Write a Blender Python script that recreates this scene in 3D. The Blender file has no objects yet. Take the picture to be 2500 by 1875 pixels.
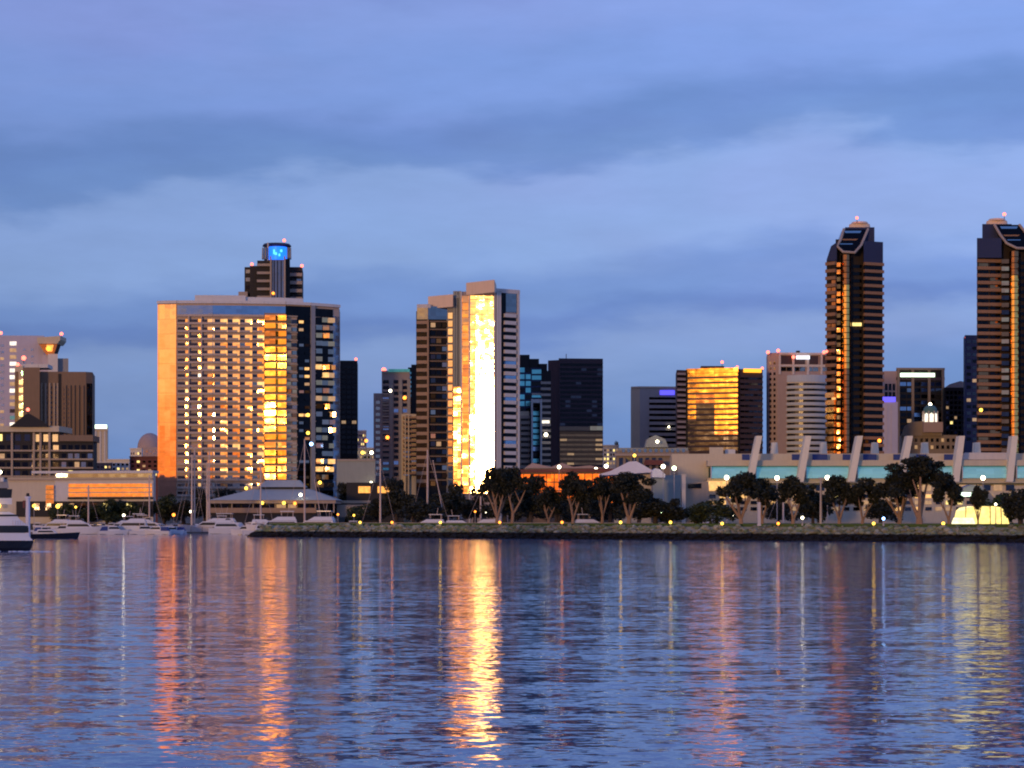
import bpy, math, random
import numpy as np
from mathutils import Vector, Matrix
random.seed(7)
R = math.radians
scene = bpy.context.scene
col = scene.collection
# ---------------------------------------------------------------- camera
F, H, YH = 5000.0, 5.0, 1270.0        # focal length in photo pixels, eye height, horizon row
cam = bpy.data.cameras.new("camera")
cam.sensor_width = 36.0
cam.lens = 36.0 * F / 2500.0
cam.shift_y = (YH - 937.5) / 2500.0
cam.clip_start = 1.0
cam.clip_end = 60000.0
camo = bpy.data.objects.new("camera", cam)
camo.location = (0, 0, H)
camo.rotation_euler = (R(90), 0, 0)
col.objects.link(camo)
scene.camera = camo
# ---------------------------------------------------------------- render settings
scene.view_settings.view_transform = 'Standard'
scene.view_settings.look = 'None'
scene.view_settings.exposure = 0.14
scene.view_settings.gamma = 1.0
scene.render.engine = 'CYCLES'
cy = scene.cycles
cy.use_denoising = True
cy.max_bounces = 6
cy.glossy_bounces = 4
cy.diffuse_bounces = 2
cy.sample_clamp_indirect = 2.6
cy.pixel_filter_type = 'BLACKMAN_HARRIS'
cy.filter_width = 2.0
# ---------------------------------------------------------------- low sun behind the camera, to its left
SUN_RHO, SUN_EL = -24.0, 2.0          # azimuth from -Y (negative = towards -X) and elevation
sdir = Vector((math.sin(R(SUN_RHO)) * math.cos(R(SUN_EL)), -math.cos(R(SUN_RHO)) * math.cos(R(SUN_EL)), math.sin(R(SUN_EL))))
sun = bpy.data.lights.new("sun", 'SUN')
sun.energy = 0.95
sun.angle = R(4.8)
sun.color = (1.0, 0.56, 0.22)
suno = bpy.data.objects.new("sun", sun)
suno.rotation_euler = sdir.to_track_quat('Z', 'Y').to_euler()
suno.location = (-300, -600, 120)
col.objects.link(suno)

# ---------------------------------------------------------------- node helper
class NT:
    def __init__(s, tree):
        s.t = tree; s.n = tree.nodes; s.l = tree.links
    def link(s, a, b): s.l.new(a, b)
    def put(s, sock, v):
        if isinstance(v, bpy.types.NodeSocket): s.l.new(v, sock)
        elif v is not None: sock.default_value = v
    def m(s, op, a, b=None, c=None, clamp=False):
        n = s.n.new('ShaderNodeMath'); n.operation = op; n.use_clamp = clamp
        s.put(n.inputs[0], a)
        if b is not None: s.put(n.inputs[1], b)
        if c is not None: s.put(n.inputs[2], c)
        return n.outputs[0]
    def vm(s, op, a, b=None, scale=None):
        n = s.n.new('ShaderNodeVectorMath'); n.operation = op
        s.put(n.inputs[0], a)
        if b is not None: s.put(n.inputs[1], b)
        if scale is not None: s.put(n.inputs['Scale'], scale)
        return n.outputs['Value'] if op in ('DOT_PRODUCT', 'LENGTH') else n.outputs['Vector']
    def smooth(s, v, a, b):
        n = s.n.new('ShaderNodeMapRange'); n.interpolation_type = 'SMOOTHSTEP'
        s.put(n.inputs[0], v); n.inputs[1].default_value = a; n.inputs[2].default_value = b
        n.inputs[3].default_value = 0.0; n.inputs[4].default_value = 1.0
        return n.outputs[0]
    def ramp(s, v, stops, interp='LINEAR'):
        n = s.n.new('ShaderNodeValToRGB'); n.color_ramp.interpolation = interp
        cr = n.color_ramp
        cr.elements[0].position = stops[0][0]; cr.elements[0].color = (*stops[0][1], 1)
        cr.elements[1].position = stops[-1][0]; cr.elements[1].color = (*stops[-1][1], 1)
        for p, c in stops[1:-1]:
            e = cr.elements.new(p); e.color = (*c, 1)
        s.put(n.inputs[0], v)
        return n.outputs[0]
    def mix(s, f, a, b, mode='MIX'):
        n = s.n.new('ShaderNodeMix'); n.data_type = 'RGBA'; n.blend_type = mode
        s.put(n.inputs[0], f); s.put(n.inputs[6], a if isinstance(a, bpy.types.NodeSocket) else (*a, 1)); s.put(n.inputs[7], b if isinstance(b, bpy.types.NodeSocket) else (*b, 1))
        return n.outputs[2]
    def noise(s, vec, scale, detail=2.0, rough=0.5, dim='3D'):
        n = s.n.new('ShaderNodeTexNoise'); n.noise_dimensions = dim
        if vec is not None: s.put(n.inputs['Vector'], vec)
        n.inputs['Scale'].default_value = scale; n.inputs['Detail'].default_value = detail
        n.inputs['Roughness'].default_value = rough
        return n
    def xyz(s, x, y, z):
        n = s.n.new('ShaderNodeCombineXYZ')
        for i, v in enumerate((x, y, z)): s.put(n.inputs[i], v)
        return n.outputs[0]
    def sep(s, v):
        n = s.n.new('ShaderNodeSeparateXYZ'); s.put(n.inputs[0], v); return n.outputs

def lin(r, g, b):
    f = lambda c: (c / 255 / 12.92) if c / 255 <= 0.04045 else ((c / 255 + 0.055) / 1.055) ** 2.4
    return (f(r), f(g), f(b))

# ---------------------------------------------------------------- sky
world = bpy.data.worlds.new("World"); scene.world = world; world.use_nodes = True
world.node_tree.nodes.clear()
w = NT(world.node_tree)
tc = w.n.new('ShaderNodeTexCoord')
dx, dy, dz = w.sep(tc.outputs['Generated'])
az = w.m('MULTIPLY', w.m('ARCTAN2', dx, dy), 57.2958)
el = w.m('MULTIPLY', w.m('ARCSINE', dz), 57.2958)
rho = w.m('MULTIPLY', w.m('ARCTAN2', dx, w.m('MULTIPLY', dy, -1.0)), 57.2958)
cv = w.xyz(w.m('MULTIPLY', az, 0.10), w.m('MULTIPLY', el, 0.33), 0.0)
warp = w.noise(cv, 1.0, 3.0, 0.55).outputs['Fac']
warp2 = w.noise(w.vm('ADD', cv, (11.3, 4.2, 2.0)), 2.4, 4.0, 0.6).outputs['Fac']
v = w.m('SUBTRACT', el, w.m('MULTIPLY', az, 0.07))
v = w.m('ADD', v, w.m('MULTIPLY', w.m('SUBTRACT', warp, 0.5), 4.2))
v = w.m('ADD', v, w.m('MULTIPLY', w.m('SUBTRACT', warp2, 0.5), 1.6))
D = 40.0
stops = [(0.0, lin(104, 136, 194)), (2.5, lin(98, 134, 196)), (4.6, lin(120, 150, 208)), (5.5, lin(97, 130, 198)), (6.2, lin(108, 142, 208)),
         (7.6, lin(130, 162, 222)), (9.4, lin(130, 161, 222)), (10.1, lin(104, 139, 205)), (10.8, lin(100, 134, 202)), (12.2, lin(118, 150, 222)),
         (14.2, lin(126, 153, 224)), (15.5, lin(116, 140, 210)), (20, lin(122, 142, 206)), (28, lin(104, 124, 190)), (40.0, lin(92, 112, 178))]
base = w.ramp(w.m('DIVIDE', v, D, clamp=True), [(a / D, c) for a, c in stops], 'EASE')
fine = w.noise(w.xyz(w.m('MULTIPLY', az, 0.25), w.m('MULTIPLY', el, 0.9), 3.0), 1.0, 5.0, 0.6).outputs['Fac']
gain = w.m('ADD', 0.86, w.m('MULTIPLY', fine, 0.28))
side = w.m('ADD', 1.0, w.m('MULTIPLY', az, 0.008))
base = w.vm('SCALE', base, scale=w.m('MULTIPLY', gain, w.m('MINIMUM', w.m('MAXIMUM', side, 0.85), 1.15)))
# a faint lavender cast in the thicker cloud
lav = w.smooth(w.noise(w.vm('ADD', cv, (3.0, 9.0, 5.0)), 0.9, 2.0).outputs['Fac'], 0.45, 0.7)
base = w.vm('MULTIPLY', base, (1.04, 1.01, 0.95))
base = w.mix(w.m('MULTIPLY', lav, 0.4), base, w.vm('MULTIPLY', base, (1.16, 0.96, 1.02)))
# afterglow along the western horizon, behind the camera
wa = w.m('MULTIPLY', w.smooth(rho, -3.0, -17.0), w.m('SUBTRACT', 1.0, w.smooth(rho, -62.0, -100.0)))
wa = w.m('MULTIPLY', w.smooth(w.m('MULTIPLY', rho, -1.0), 5.0, 18.0), w.m('SUBTRACT', 1.0, w.smooth(w.m('MULTIPLY', rho, -1.0), 62.0, 105.0)))
we = w.m('SUBTRACT', 1.0, w.smooth(el, 6.0, 13.0))
glow = w.ramp(w.m('DIVIDE', el, 12.0, clamp=True), [(0.0, (1.0, 0.22, 0.04)), (0.05, (1.15, 0.33, 0.08)), (0.14, (1.15, 0.33, 0.09)), (0.28, (1.2, 0.38, 0.12)), (0.46, (1.6, 0.78, 0.28)), (0.8, (0.75, 0.52, 0.42)), (1.0, (0.4, 0.38, 0.5))])
patch = w.noise(w.xyz(w.m('MULTIPLY', rho, 0.12), w.m('MULTIPLY', el, 0.9), 7.0), 1.0, 4.0, 0.6).outputs['Fac']
glow = w.vm('SCALE', glow, scale=w.m('ADD', 0.45, w.m('MULTIPLY', w.smooth(patch, 0.35, 0.65), 0.85)))
base = w.mix(w.m('MULTIPLY', wa, we), base, glow)
sd = w.vm('DOT_PRODUCT', tc.outputs['Generated'], tuple(sdir))
base = w.vm('ADD', base, w.vm('SCALE', (1.1, 0.62, 0.18), scale=w.m('ADD', w.m('POWER', w.m('MAXIMUM', sd, 0.0), 160.0), w.m('MULTIPLY', w.m('POWER', w.m('MAXIMUM', sd, 0.0), 500.0), 1.2))))
sky = w.n.new('ShaderNodeTexSky'); sky.sky_type = 'NISHITA'; sky.sun_disc = False
sky.sun_elevation = R(SUN_EL); sky.sun_rotation = R(180 - SUN_RHO)
bg1 = w.n.new('ShaderNodeBackground'); bg1.inputs[1].default_value = 0.01
w.link(sky.outputs[0], bg1.inputs[0])
bg2 = w.n.new('ShaderNodeBackground'); bg2.inputs[1].default_value = 0.95
w.link(base, bg2.inputs[0])
add = w.n.new('ShaderNodeAddShader'); w.link(bg1.outputs[0], add.inputs[0]); w.link(bg2.outputs[0], add.inputs[1])
out = w.n.new('ShaderNodeOutputWorld'); w.link(add.outputs[0], out.inputs[0])

# ---------------------------------------------------------------- materials
MATS = {}
def newmat(name):
    m = bpy.data.materials.new(name); m.use_nodes = True; m.node_tree.nodes.clear()
    t = NT(m.node_tree)
    b = t.n.new('ShaderNodeBsdfPrincipled'); o = t.n.new('ShaderNodeOutputMaterial')
    t.link(b.outputs[0], o.inputs[0])
    MATS[name] = m
    return m, t, b
def matte(name, c, rough=0.75, var=0.18, scale=0.35, metal=0.0, bump=0.0):
    m, t, b = newmat(name)
    g = t.n.new('ShaderNodeNewGeometry').outputs['Position']
    n = t.noise(g, scale, 5.0, 0.65).outputs['Fac']
    n2 = t.noise(t.vm('MULTIPLY', g, (1, 1, 0.12)), scale * 4, 3.0).outputs['Fac']     # rain streaks
    k = t.m('ADD', 1 - var, t.m('MULTIPLY', t.m('ADD', n, n2), var))
    t.link(t.vm('SCALE', c, scale=k), b.inputs['Base Color'])
    b.inputs['Roughness'].default_value = rough; b.inputs['Metallic'].default_value = metal
    if bump:
        bn = t.n.new('ShaderNodeBump'); bn.inputs['Strength'].default_value = bump
        t.link(t.noise(g, scale * 6, 4.0).outputs['Fac'], bn.inputs['Height']); t.link(bn.outputs[0], b.inputs['Normal'])
    return m
def glass(name, c, rough=0.06, wob=0.06, panel=0.018, cell=(2.4, 2.4, 1.7), metal=1.0, wscale=0.25):
    """reflective window glass: every pane sits at a slightly different angle and is a little warped"""
    m, t, b = newmat(name)
    ge = t.n.new('ShaderNodeNewGeometry'); p = ge.outputs['Position']
    q = t.vm('DIVIDE', p, cell); q = t.vm('FLOOR', q)
    wn = t.n.new('ShaderNodeTexWhiteNoise'); wn.noise_dimensions = '3D'; t.link(q, wn.inputs['Vector'])
    a = t.vm('SCALE', t.vm('SUBTRACT', wn.outputs['Color'], (0.5, 0.5, 0.5)), scale=panel)
    n = t.noise(t.vm('MULTIPLY', p, (1, 1, 1.6)), wscale, 3.0, 0.6).outputs['Color']
    d = t.vm('SCALE', t.vm('SUBTRACT', n, (0.5, 0.5, 0.5)), scale=wob)
    nn = t.vm('NORMALIZE', t.vm('ADD', ge.outputs['Normal'], t.vm('ADD', a, d)))
    t.link(nn, b.inputs['Normal'])
    k = t.m('ADD', 0.88, t.m('MULTIPLY', wn.outputs['Value'], 0.2))
    t.link(t.vm('SCALE', c, scale=k), b.inputs['Base Color'])
    b.inputs['Metallic'].default_value = metal; b.inputs['Roughness'].default_value = rough
    return m
def glow_mat(name, c, s):
    m, t, b = newmat(name)
    b.inputs['Base Color'].default_value = (*c, 1)
    b.inputs['Emission Color'].default_value = (*c, 1); b.inputs['Emission Strength'].default_value = s
    return m
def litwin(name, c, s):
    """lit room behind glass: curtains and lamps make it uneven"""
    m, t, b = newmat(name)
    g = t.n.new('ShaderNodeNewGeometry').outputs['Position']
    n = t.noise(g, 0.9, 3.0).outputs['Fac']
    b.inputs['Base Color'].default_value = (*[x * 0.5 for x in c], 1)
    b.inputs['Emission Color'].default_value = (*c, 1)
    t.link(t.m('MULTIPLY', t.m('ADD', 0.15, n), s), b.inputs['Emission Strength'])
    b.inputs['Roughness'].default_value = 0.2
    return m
matte('white_wall', (0.66, 0.64, 0.62)); matte('cream_wall', (0.60, 0.52, 0.38)); matte('beige_wall', (0.42, 0.33, 0.24))
matte('mauve_wall', (0.33, 0.28, 0.29)); matte('peachy_wall', (0.52, 0.41, 0.33)); matte('copper_slab', (0.30, 0.165, 0.09)); matte('bronze_wall', (0.30, 0.15, 0.065)); matte('greige_wall', (0.44, 0.40, 0.38)); matte('umber_wall', (0.022, 0.013, 0.009)); matte('grey_wall', (0.30, 0.30, 0.31)); matte('lavender_wall', (0.52, 0.49, 0.60))
matte('brown_wall', (0.23, 0.155, 0.10)); matte('dark_wall', (0.02, 0.018, 0.02)); matte('purple_brown_wall', (0.055, 0.035, 0.045))
matte('black_wall', (0.006, 0.006, 0.008)); matte('glow_tinted_wall', (0.82, 0.62, 0.45)); matte('stone_wall', (0.26, 0.21, 0.16), var=0.35)
matte('pink_wall', (0.42, 0.32, 0.30)); matte('sage_wall', (0.30, 0.33, 0.31)); matte('slab_concrete', (0.40, 0.33, 0.28))
matte('slab_tan', (0.36, 0.235, 0.145)); matte('slab_white', (0.62, 0.58, 0.56)); matte('shade_tinted_white', (0.50, 0.58, 0.68)); matte('roof_grey', (0.40, 0.43, 0.42)); matte('roof_black', (0.012, 0.014, 0.02))
matte('red_brick', (0.16, 0.05, 0.045)); matte('teal_wall', (0.10, 0.24, 0.26)); matte('blue_dark', (0.02, 0.03, 0.09))
matte('tent_white', (0.72, 0.72, 0.80), var=0.08); matte('fin_concrete', (0.82, 0.76, 0.60)); matte('navy', (0.008, 0.01, 0.02), 0.25)
matte('gelcoat', (0.72, 0.72, 0.75), 0.25, 0.06); matte('gelcoat_cream', (0.70, 0.62, 0.55), 0.3, 0.06); matte('canvas_blue', (0.03, 0.06, 0.22)); matte('canvas_orange', (0.75, 0.25, 0.07)); matte('canvas_teal', (0.02, 0.16, 0.2))
matte('mast_paint', (0.62, 0.48, 0.40), 0.4, 0.06); matte('pole_paint', (0.45, 0.40, 0.38), 0.5); matte('wood_dock', (0.18, 0.14, 0.11)); matte('boat_glass', (0.006, 0.007, 0.01), 0.35)
matte('bark_pale', (0.36, 0.23, 0.15), 0.9, 0.4, 1.2); matte('bark_dark', (0.06, 0.045, 0.035), 0.9, 0.4, 1.2)
glass('mirror_glass', (0.80, 0.74, 0.70)); glass('mirror_calm', (0.86, 0.82, 0.78), 0.04, 0.02, 0.016)
glass('gold_glass', (0.95, 0.58, 0.16), 0.10, 0.05, 0.012); glass('sunset_tint_glass', (0.90, 0.60, 0.46), 0.05, 0.03, 0.010, (2.4, 2.4, 6.6)); glass('amber_gold', (0.80, 0.44, 0.11), 0.10, 0.05, 0.012); glass('copper_glass', (0.95, 0.42, 0.14), 0.08, 0.09, 0.02); glass('glare_glass', (0.84, 0.70, 0.54), 0.05, 0.06, 0.014, wscale=0.35); glass('bronze_glass', (0.34, 0.17, 0.08), 0.12); glass('dark_glass', (0.06, 0.06, 0.075), 0.10)
glass('black_glass', (0.016, 0.016, 0.02), 0.12); glass('blue_glass', (0.26, 0.36, 0.50), 0.12); glass('teal_glass', (0.16, 0.50, 0.52), 0.15); glass('grey_glass', (0.22, 0.24, 0.27), 0.12)
glass('tint_glass', (0.34, 0.30, 0.27), 0.1, 0.06, 0.05); glass('amber_glass', (0.75, 0.48, 0.24), 0.1, 0.05, 0.05)
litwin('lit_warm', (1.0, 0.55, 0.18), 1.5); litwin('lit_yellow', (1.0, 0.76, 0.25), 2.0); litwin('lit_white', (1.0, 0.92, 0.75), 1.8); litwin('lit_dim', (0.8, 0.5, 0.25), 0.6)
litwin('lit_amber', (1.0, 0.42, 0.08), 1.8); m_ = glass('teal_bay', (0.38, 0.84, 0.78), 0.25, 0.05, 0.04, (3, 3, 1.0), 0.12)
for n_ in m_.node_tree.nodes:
    if n_.type == 'BSDF_PRINCIPLED': n_.inputs['Emission Color'].default_value = (0.08, 0.42, 0.42, 1); n_.inputs['Emission Strength'].default_value = 0.14  # faint emission added to lighten the teal glazing
litwin('lit_pool', (0.12, 0.62, 0.62), 0.30)
glow_mat('lamp_white', (1.0, 0.90, 0.62), 8.0); glow_mat('lamp_yellow', (1.0, 0.58, 0.06), 4.0); glow_mat('lamp_orange', (1.0, 0.28, 0.03), 3.5)
glow_mat('lamp_red', (1.0, 0.16, 0.10), 3.5); glow_mat('lamp_blue', (0.25, 0.5, 1.0), 8.0); glow_mat('lamp_green', (0.75, 1.0, 0.55), 8.0)
glow_mat('sign_blue', (0.01, 0.16, 1.0), 1.5); glow_mat('sign_cyan', (0.08, 0.55, 1.0), 1.6); glow_mat('sign_violet', (0.12, 0.10, 1.0), 1.2); glow_mat('sign_green_white', (0.75, 1.0, 0.72), 2.4)
glow_mat('sign_white', (0.85, 0.9, 1.0), 1.2); glow_mat('sign_orange', (1.0, 0.42, 0.03), 1.6); litwin('tent_lit', (1.0, 0.76, 0.22), 2.0); litwin('tent_lit_hot', (1.0, 0.86, 0.45), 2.6)

# ---------------------------------------------------------------- geometry helpers
GZ = 3.6
def X(px, Y): return (px - 1250.0) / F * Y
def Z(py, Y): return H + (YH - py) / F * Y
def P(px, Y): return (X(px, Y), Y)

class MB:
    def __init__(s, mat=None):
        s.v = []; s.f = []; s.fm = []; s.mats = []; s.cur = mat
    def _mi(s):
        if s.cur not in s.mats: s.mats.append(s.cur)
        return s.mats.index(s.cur)
    def add(s, vs, fs, mat=None):
        if mat: s.cur = mat
        o = len(s.v); s.v += [tuple(p) for p in vs]; k = s._mi()
        for f in fs: s.f.append([i + o for i in f]); s.fm.append(k)
        return s
    def hexa(s, q, mat=None):
        """8 points: bottom ring then top ring"""
        return s.add(q, [(3, 2, 1, 0), (4, 5, 6, 7), (0, 1, 5, 4), (1, 2, 6, 5), (2, 3, 7, 6), (3, 0, 4, 7)], mat)
    def box(s, x0, x1, y0, y1, z0, z1, mat=None):
        return s.hexa([(x0, y0, z0), (x1, y0, z0), (x1, y1, z0), (x0, y1, z0), (x0, y0, z1), (x1, y0, z1), (x1, y1, z1), (x0, y1, z1)], mat)
    def prism(s, poly, z0, z1, mat=None):
        n = len(poly)
        z1f = z1 if callable(z1) else (lambda i: z1)
        vs = [(x, y, z0) for x, y in poly] + [(x, y, z1f(i)) for i, (x, y) in enumerate(poly)]
        fs = [tuple(reversed(range(n))), tuple(range(n, 2 * n))] + [(i, (i + 1) % n, n + (i + 1) % n, n + i) for i in range(n)]
        return s.add(vs, fs, mat)
    def xz(s, pts, Y0, Y1, mat=None, flare=1.0):
        """outline given in photo pixels at distance Y0, pushed back to Y1"""
        q = [(X(a, Y0), Z(b, Y0)) for a, b in pts]; n = len(q)
        vs = [(x, Y0, z) for x, z in q] + [(x * flare, Y1, z) for x, z in q]
        fs = [tuple(range(n)), tuple(reversed(range(n, 2 * n)))] + [((i + 1) % n, i, n + i, n + (i + 1) % n) for i in range(n)]
        return s.add(vs, fs, mat)
    def wall(s, p0, p1, z0, z1, o0, o1, mat=None, o1b=None):
        """box along the segment p0-p1 (left to right as seen), from outward offset o0 to o1 (o1b at its right end)"""
        d = Vector((p1[0] - p0[0], p1[1] - p0[1])); L = max(d.length, 1e-6); n = Vector((d.y, -d.x)) / L
        if o1b is None: o1b = o1
        a = Vector(p0); b = Vector(p1)
        ring = [a + n * o1, b + n * o1b, b + n * o0, a + n * o0]
        return s.hexa([(p.x, p.y, z0) for p in ring] + [(p.x, p.y, z1) for p in ring], mat)
    def cyl(s, c, r0, r1, z0, z1, n=16, mat=None, sy=1.0):
        vs = [(c[0] + r0 * math.cos(2 * math.pi * i / n), c[1] + sy * r0 * math.sin(2 * math.pi * i / n), z0) for i in range(n)] + \
             [(c[0] + r1 * math.cos(2 * math.pi * i / n), c[1] + sy * r1 * math.sin(2 * math.pi * i / n), z1) for i in range(n)]
        fs = [tuple(reversed(range(n))), tuple(range(n, 2 * n))] + [(i, (i + 1) % n, n + (i + 1) % n, n + i) for i in range(n)]
        return s.add(vs, fs, mat)
    def ball(s, c, r, mat=None, n=10, m=6, sz=1.0):
        vs = [(c[0], c[1], c[2] - r * sz)]; fs = []
        for j in range(1, m):
            t = math.pi * j / m
            for i in range(n):
                p = 2 * math.pi * i / n
                vs.append((c[0] + r * math.sin(t) * math.cos(p), c[1] + r * math.sin(t) * math.sin(p), c[2] - r * sz * math.cos(t)))
        vs.append((c[0], c[1], c[2] + r * sz)); T = len(vs) - 1
        for i in range(n):
            fs.append((0, 1 + (i + 1) % n, 1 + i)); fs.append((T, T - n + i, T - n + (i + 1) % n))
        for j in range(m - 2):
            for i in range(n):
                a = 1 + j * n + i; b = 1 + j * n + (i + 1) % n
                fs.append((a, b, b + n, a + n))
        return s.add(vs, fs, mat)
    def tube(s, pts, r, mat=None, n=6, r1=None):
        pts = [Vector(p) for p in pts]; rings = []; N = len(pts); vs = []
        for i, p in enumerate(pts):
            d = (pts[min(i + 1, N - 1)] - pts[max(i - 1, 0)]).normalized()
            a = d.cross(Vector((0, 0, 1)));
            if a.length < 0.05: a = d.cross(Vector((1, 0, 0)))
            a.normalize(); b = d.cross(a)
            rr = r if r1 is None else r + (r1 - r) * i / max(N - 1, 1)
            for k in range(n):
                t = 2 * math.pi * k / n
                vs.append(p + a * rr * math.cos(t) + b * rr * math.sin(t))
        fs = [tuple(range(n)), tuple(range((N - 1) * n, N * n))]
        for i in range(N - 1):
            for k in range(n):
                fs.append((i * n + k, i * n + (k + 1) % n, (i + 1) * n + (k + 1) % n, (i + 1) * n + k))
        return s.add(vs, fs, mat)
    def build(s, name, parent=None, smooth=False):
        o = Vector(parent_world(parent)) if parent is not None else Vector((0, 0, 0))
        me = bpy.data.meshes.new(name)
        me.from_pydata([(p[0] - o.x, p[1] - o.y, p[2] - o.z) for p in s.v], [], s.f)
        for m in s.mats: me.materials.append(MATS[m])
        me.polygons.foreach_set('material_index', s.fm)
        if smooth: me.polygons.foreach_set('use_smooth', [True] * len(s.f))
        me.update()
        ob = bpy.data.objects.new(name, me); col.objects.link(ob)
        if parent is not None: ob.parent = parent
        return ob
ROOTS = {}
def parent_world(p):
    while p.parent is not None: p = p.parent
    return p.location
def tag(o, label=None, cat=None, group=None, kind=None):
    if label: o['label'] = label
    if cat: o['category'] = cat
    if group: o['group'] = group
    if kind: o['kind'] = kind
    return o
def thing(name, label, cat, loc, group=None):
    o = bpy.data.objects.new(name, None); o.empty_display_size = 0.5; o.location = loc; col.objects.link(o)
    return tag(o, label, cat, group)
def copy_tree(o, parent=None):
    c = o.copy(); col.objects.link(c); c.parent = parent
    for ch in list(o.children): copy_tree(ch, c)
    return c

class Bld:
    """one building: front is its visible outline in plan, (photo column, distance) from left to right"""
    def __init__(s, name, label, front, group=None, cat='building', gz=GZ):
        s.front = front; s.Y = front[0][1]; s.win = []; s.gz = gz
        xs = [P(*f) for f in front]
        s.root = thing(name, label, cat, (sum(p[0] for p in xs) / len(xs), sum(p[1] for p in xs) / len(xs), gz), group)
    def at(s, px):
        f = s.front
        for (a, Ya), (b, Yb) in zip(f, f[1:]):
            if px <= b or (b, Yb) == f[-1]:
                t = (px - a) / (b - a); return P(px, 1.0 / ((1 - t) / Ya + t / Yb))
    def z(s, py): return Z(py, s.Y)
    def body(s, ytop, depth=25, mat='grey_wall', ybot=None, front=None, name='wall', shrink=0.0):
        fr = [P(*f) for f in (front or s.front)]
        back = [(p[0] * (1 + depth * 0.8 / p[1]), p[1] + depth) for p in (fr[-1], fr[0])]
        z0 = s.gz if ybot is None else s.z(ybot)
        m = MB(mat); m.prism(fr + back, z0, s.z(ytop)); return m.build(name, s.root)
    def part(s, name, mb, smooth=False, parent=None): return mb.build(name, parent or s.root, smooth)
    def band(s, a, b, ya, yb, out, mat, name='ledge', inn=0.0):
        """horizontal strip between photo columns a-b following the plan"""
        m = MB(mat); pts = [a] + [f[0] for f in s.front if a < f[0] < b] + [b]
        for p, q in zip(pts, pts[1:]): m.wall(s.at(p), s.at(q), s.z(yb), s.z(ya), inn, out)
        return m.build(name, s.root)
    def bands(s, a, b, ya, yb, n, frac, out, mat, name='ledge'):
        h = (yb - ya) / n
        for i in range(n):
            s.band(a, b, ya + i * h, ya + (i + frac) * h, out, mat(i) if callable(mat) else mat, name)
    def grid(s, a, b, ya, yb, nf, nb, fw, fh, mat, out=0.12, tilt=None, inn=-0.02, u0=None, v0=None):
        h = (yb - ya) / nf; wd = (b - a) / nb
        for i in range(nf):
            for j in range(nb):
                mt = mat(i, j) if callable(mat) else mat
                if mt is None: continue
                uu = (1 - fw) / 2 if u0 is None else u0; vv = (1 - fh) / 2 if v0 is None else v0
                p0 = a + (j + uu) * wd; p1 = p0 + fw * wd; y0 = ya + (i + vv) * h; y1 = y0 + fh * h
                pts = [p0] + [f[0] for f in s.front if p0 + 0.5 < f[0] < p1 - 0.5] + [p1]
                m = MB(mt); tl = (tilt(i, j) if callable(tilt) else tilt) if tilt is not None else 0
                for c, d in zip(pts, pts[1:]):
                    A, B = s.at(c), s.at(d); L = math.dist(A, B); e = math.tan(R(tl)) * L
                    oa, ob = (out, out + e) if e >= 0 else (out - e, out)
                    m.wall(A, B, s.z(y1), s.z(y0), inn, oa, None, ob)
                s.win.append(((p1 - p0) * (y1 - y0) * random.uniform(0.98, 1.02), m))
    def piers(s, cols, wpx, ya, yb, out, mat, name='pillar'):
        for c in cols:
            m = MB(mat); m.wall(s.at(c - wpx / 2), s.at(c + wpx / 2), s.z(yb) if yb else s.gz, s.z(ya), 0.0, out); m.build(name, s.root)
    def beacon(s, px, py, mat='lamp_red', r=0.6, Y=None, name='beacon_light', pole=1.5):
        Y = Y or s.Y + 2; m = MB(mat); c = (X(px, Y), Y, Z(py, Y)); m.ball(c, r, None, 8, 5)
        if pole: m.cur = 'dark_wall'; m.box(c[0] - .12, c[0] + .12, c[1] - .12, c[1] + .12, c[2] - r - pole, c[2] - r + 0.1)
        m.build(name, s.root)
    def xz(s, name, pts, mat, Y0=None, d=6, Y1=None):
        Y0 = Y0 or s.Y; m = MB(mat); m.xz(pts, Y0, Y1 or Y0 + d, None, 1 + (Y1 - Y0 if Y1 else d) / Y0 if d > 15 else 1.0); return m.build(name, s.root)
    def done(s):
        s.win.sort(key=lambda t: -t[0])
        for a, m in s.win[:100]: m.build('window', s.root)
        if len(s.win) > 100:
            M = MB()
            for a, m in s.win[100:]:
                o = len(M.v); M.v += m.v
                for f, k in zip(m.f, m.fm):
                    M.cur = m.mats[k]; kk = M._mi(); M.f.append([i + o for i in f]); M.fm.append(kk)
            tag(M.build('windows', s.root), kind='stuff')
        s.win = []
def pick(*opts):
    """weighted choice: (weight, material)..."""
    r = random.random() * sum(o[0] for o in opts)
    for wgt, m in opts:
        r -= wgt
        if r <= 0: return m
    return opts[-1][1]

def chain(px, Y, *seg):
    """plan outline from facade headings: each (px, nu) runs to photo column px, facing nu degrees right of the camera"""
    f = [(px, Y)]
    for q, nu in seg:
        t = math.tan(R(nu)); a, Ya = f[-1]
        f.append((q, Ya * (1 - t * (a - 1250) / F) / (1 - t * (q - 1250) / F)))
    return f

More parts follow.
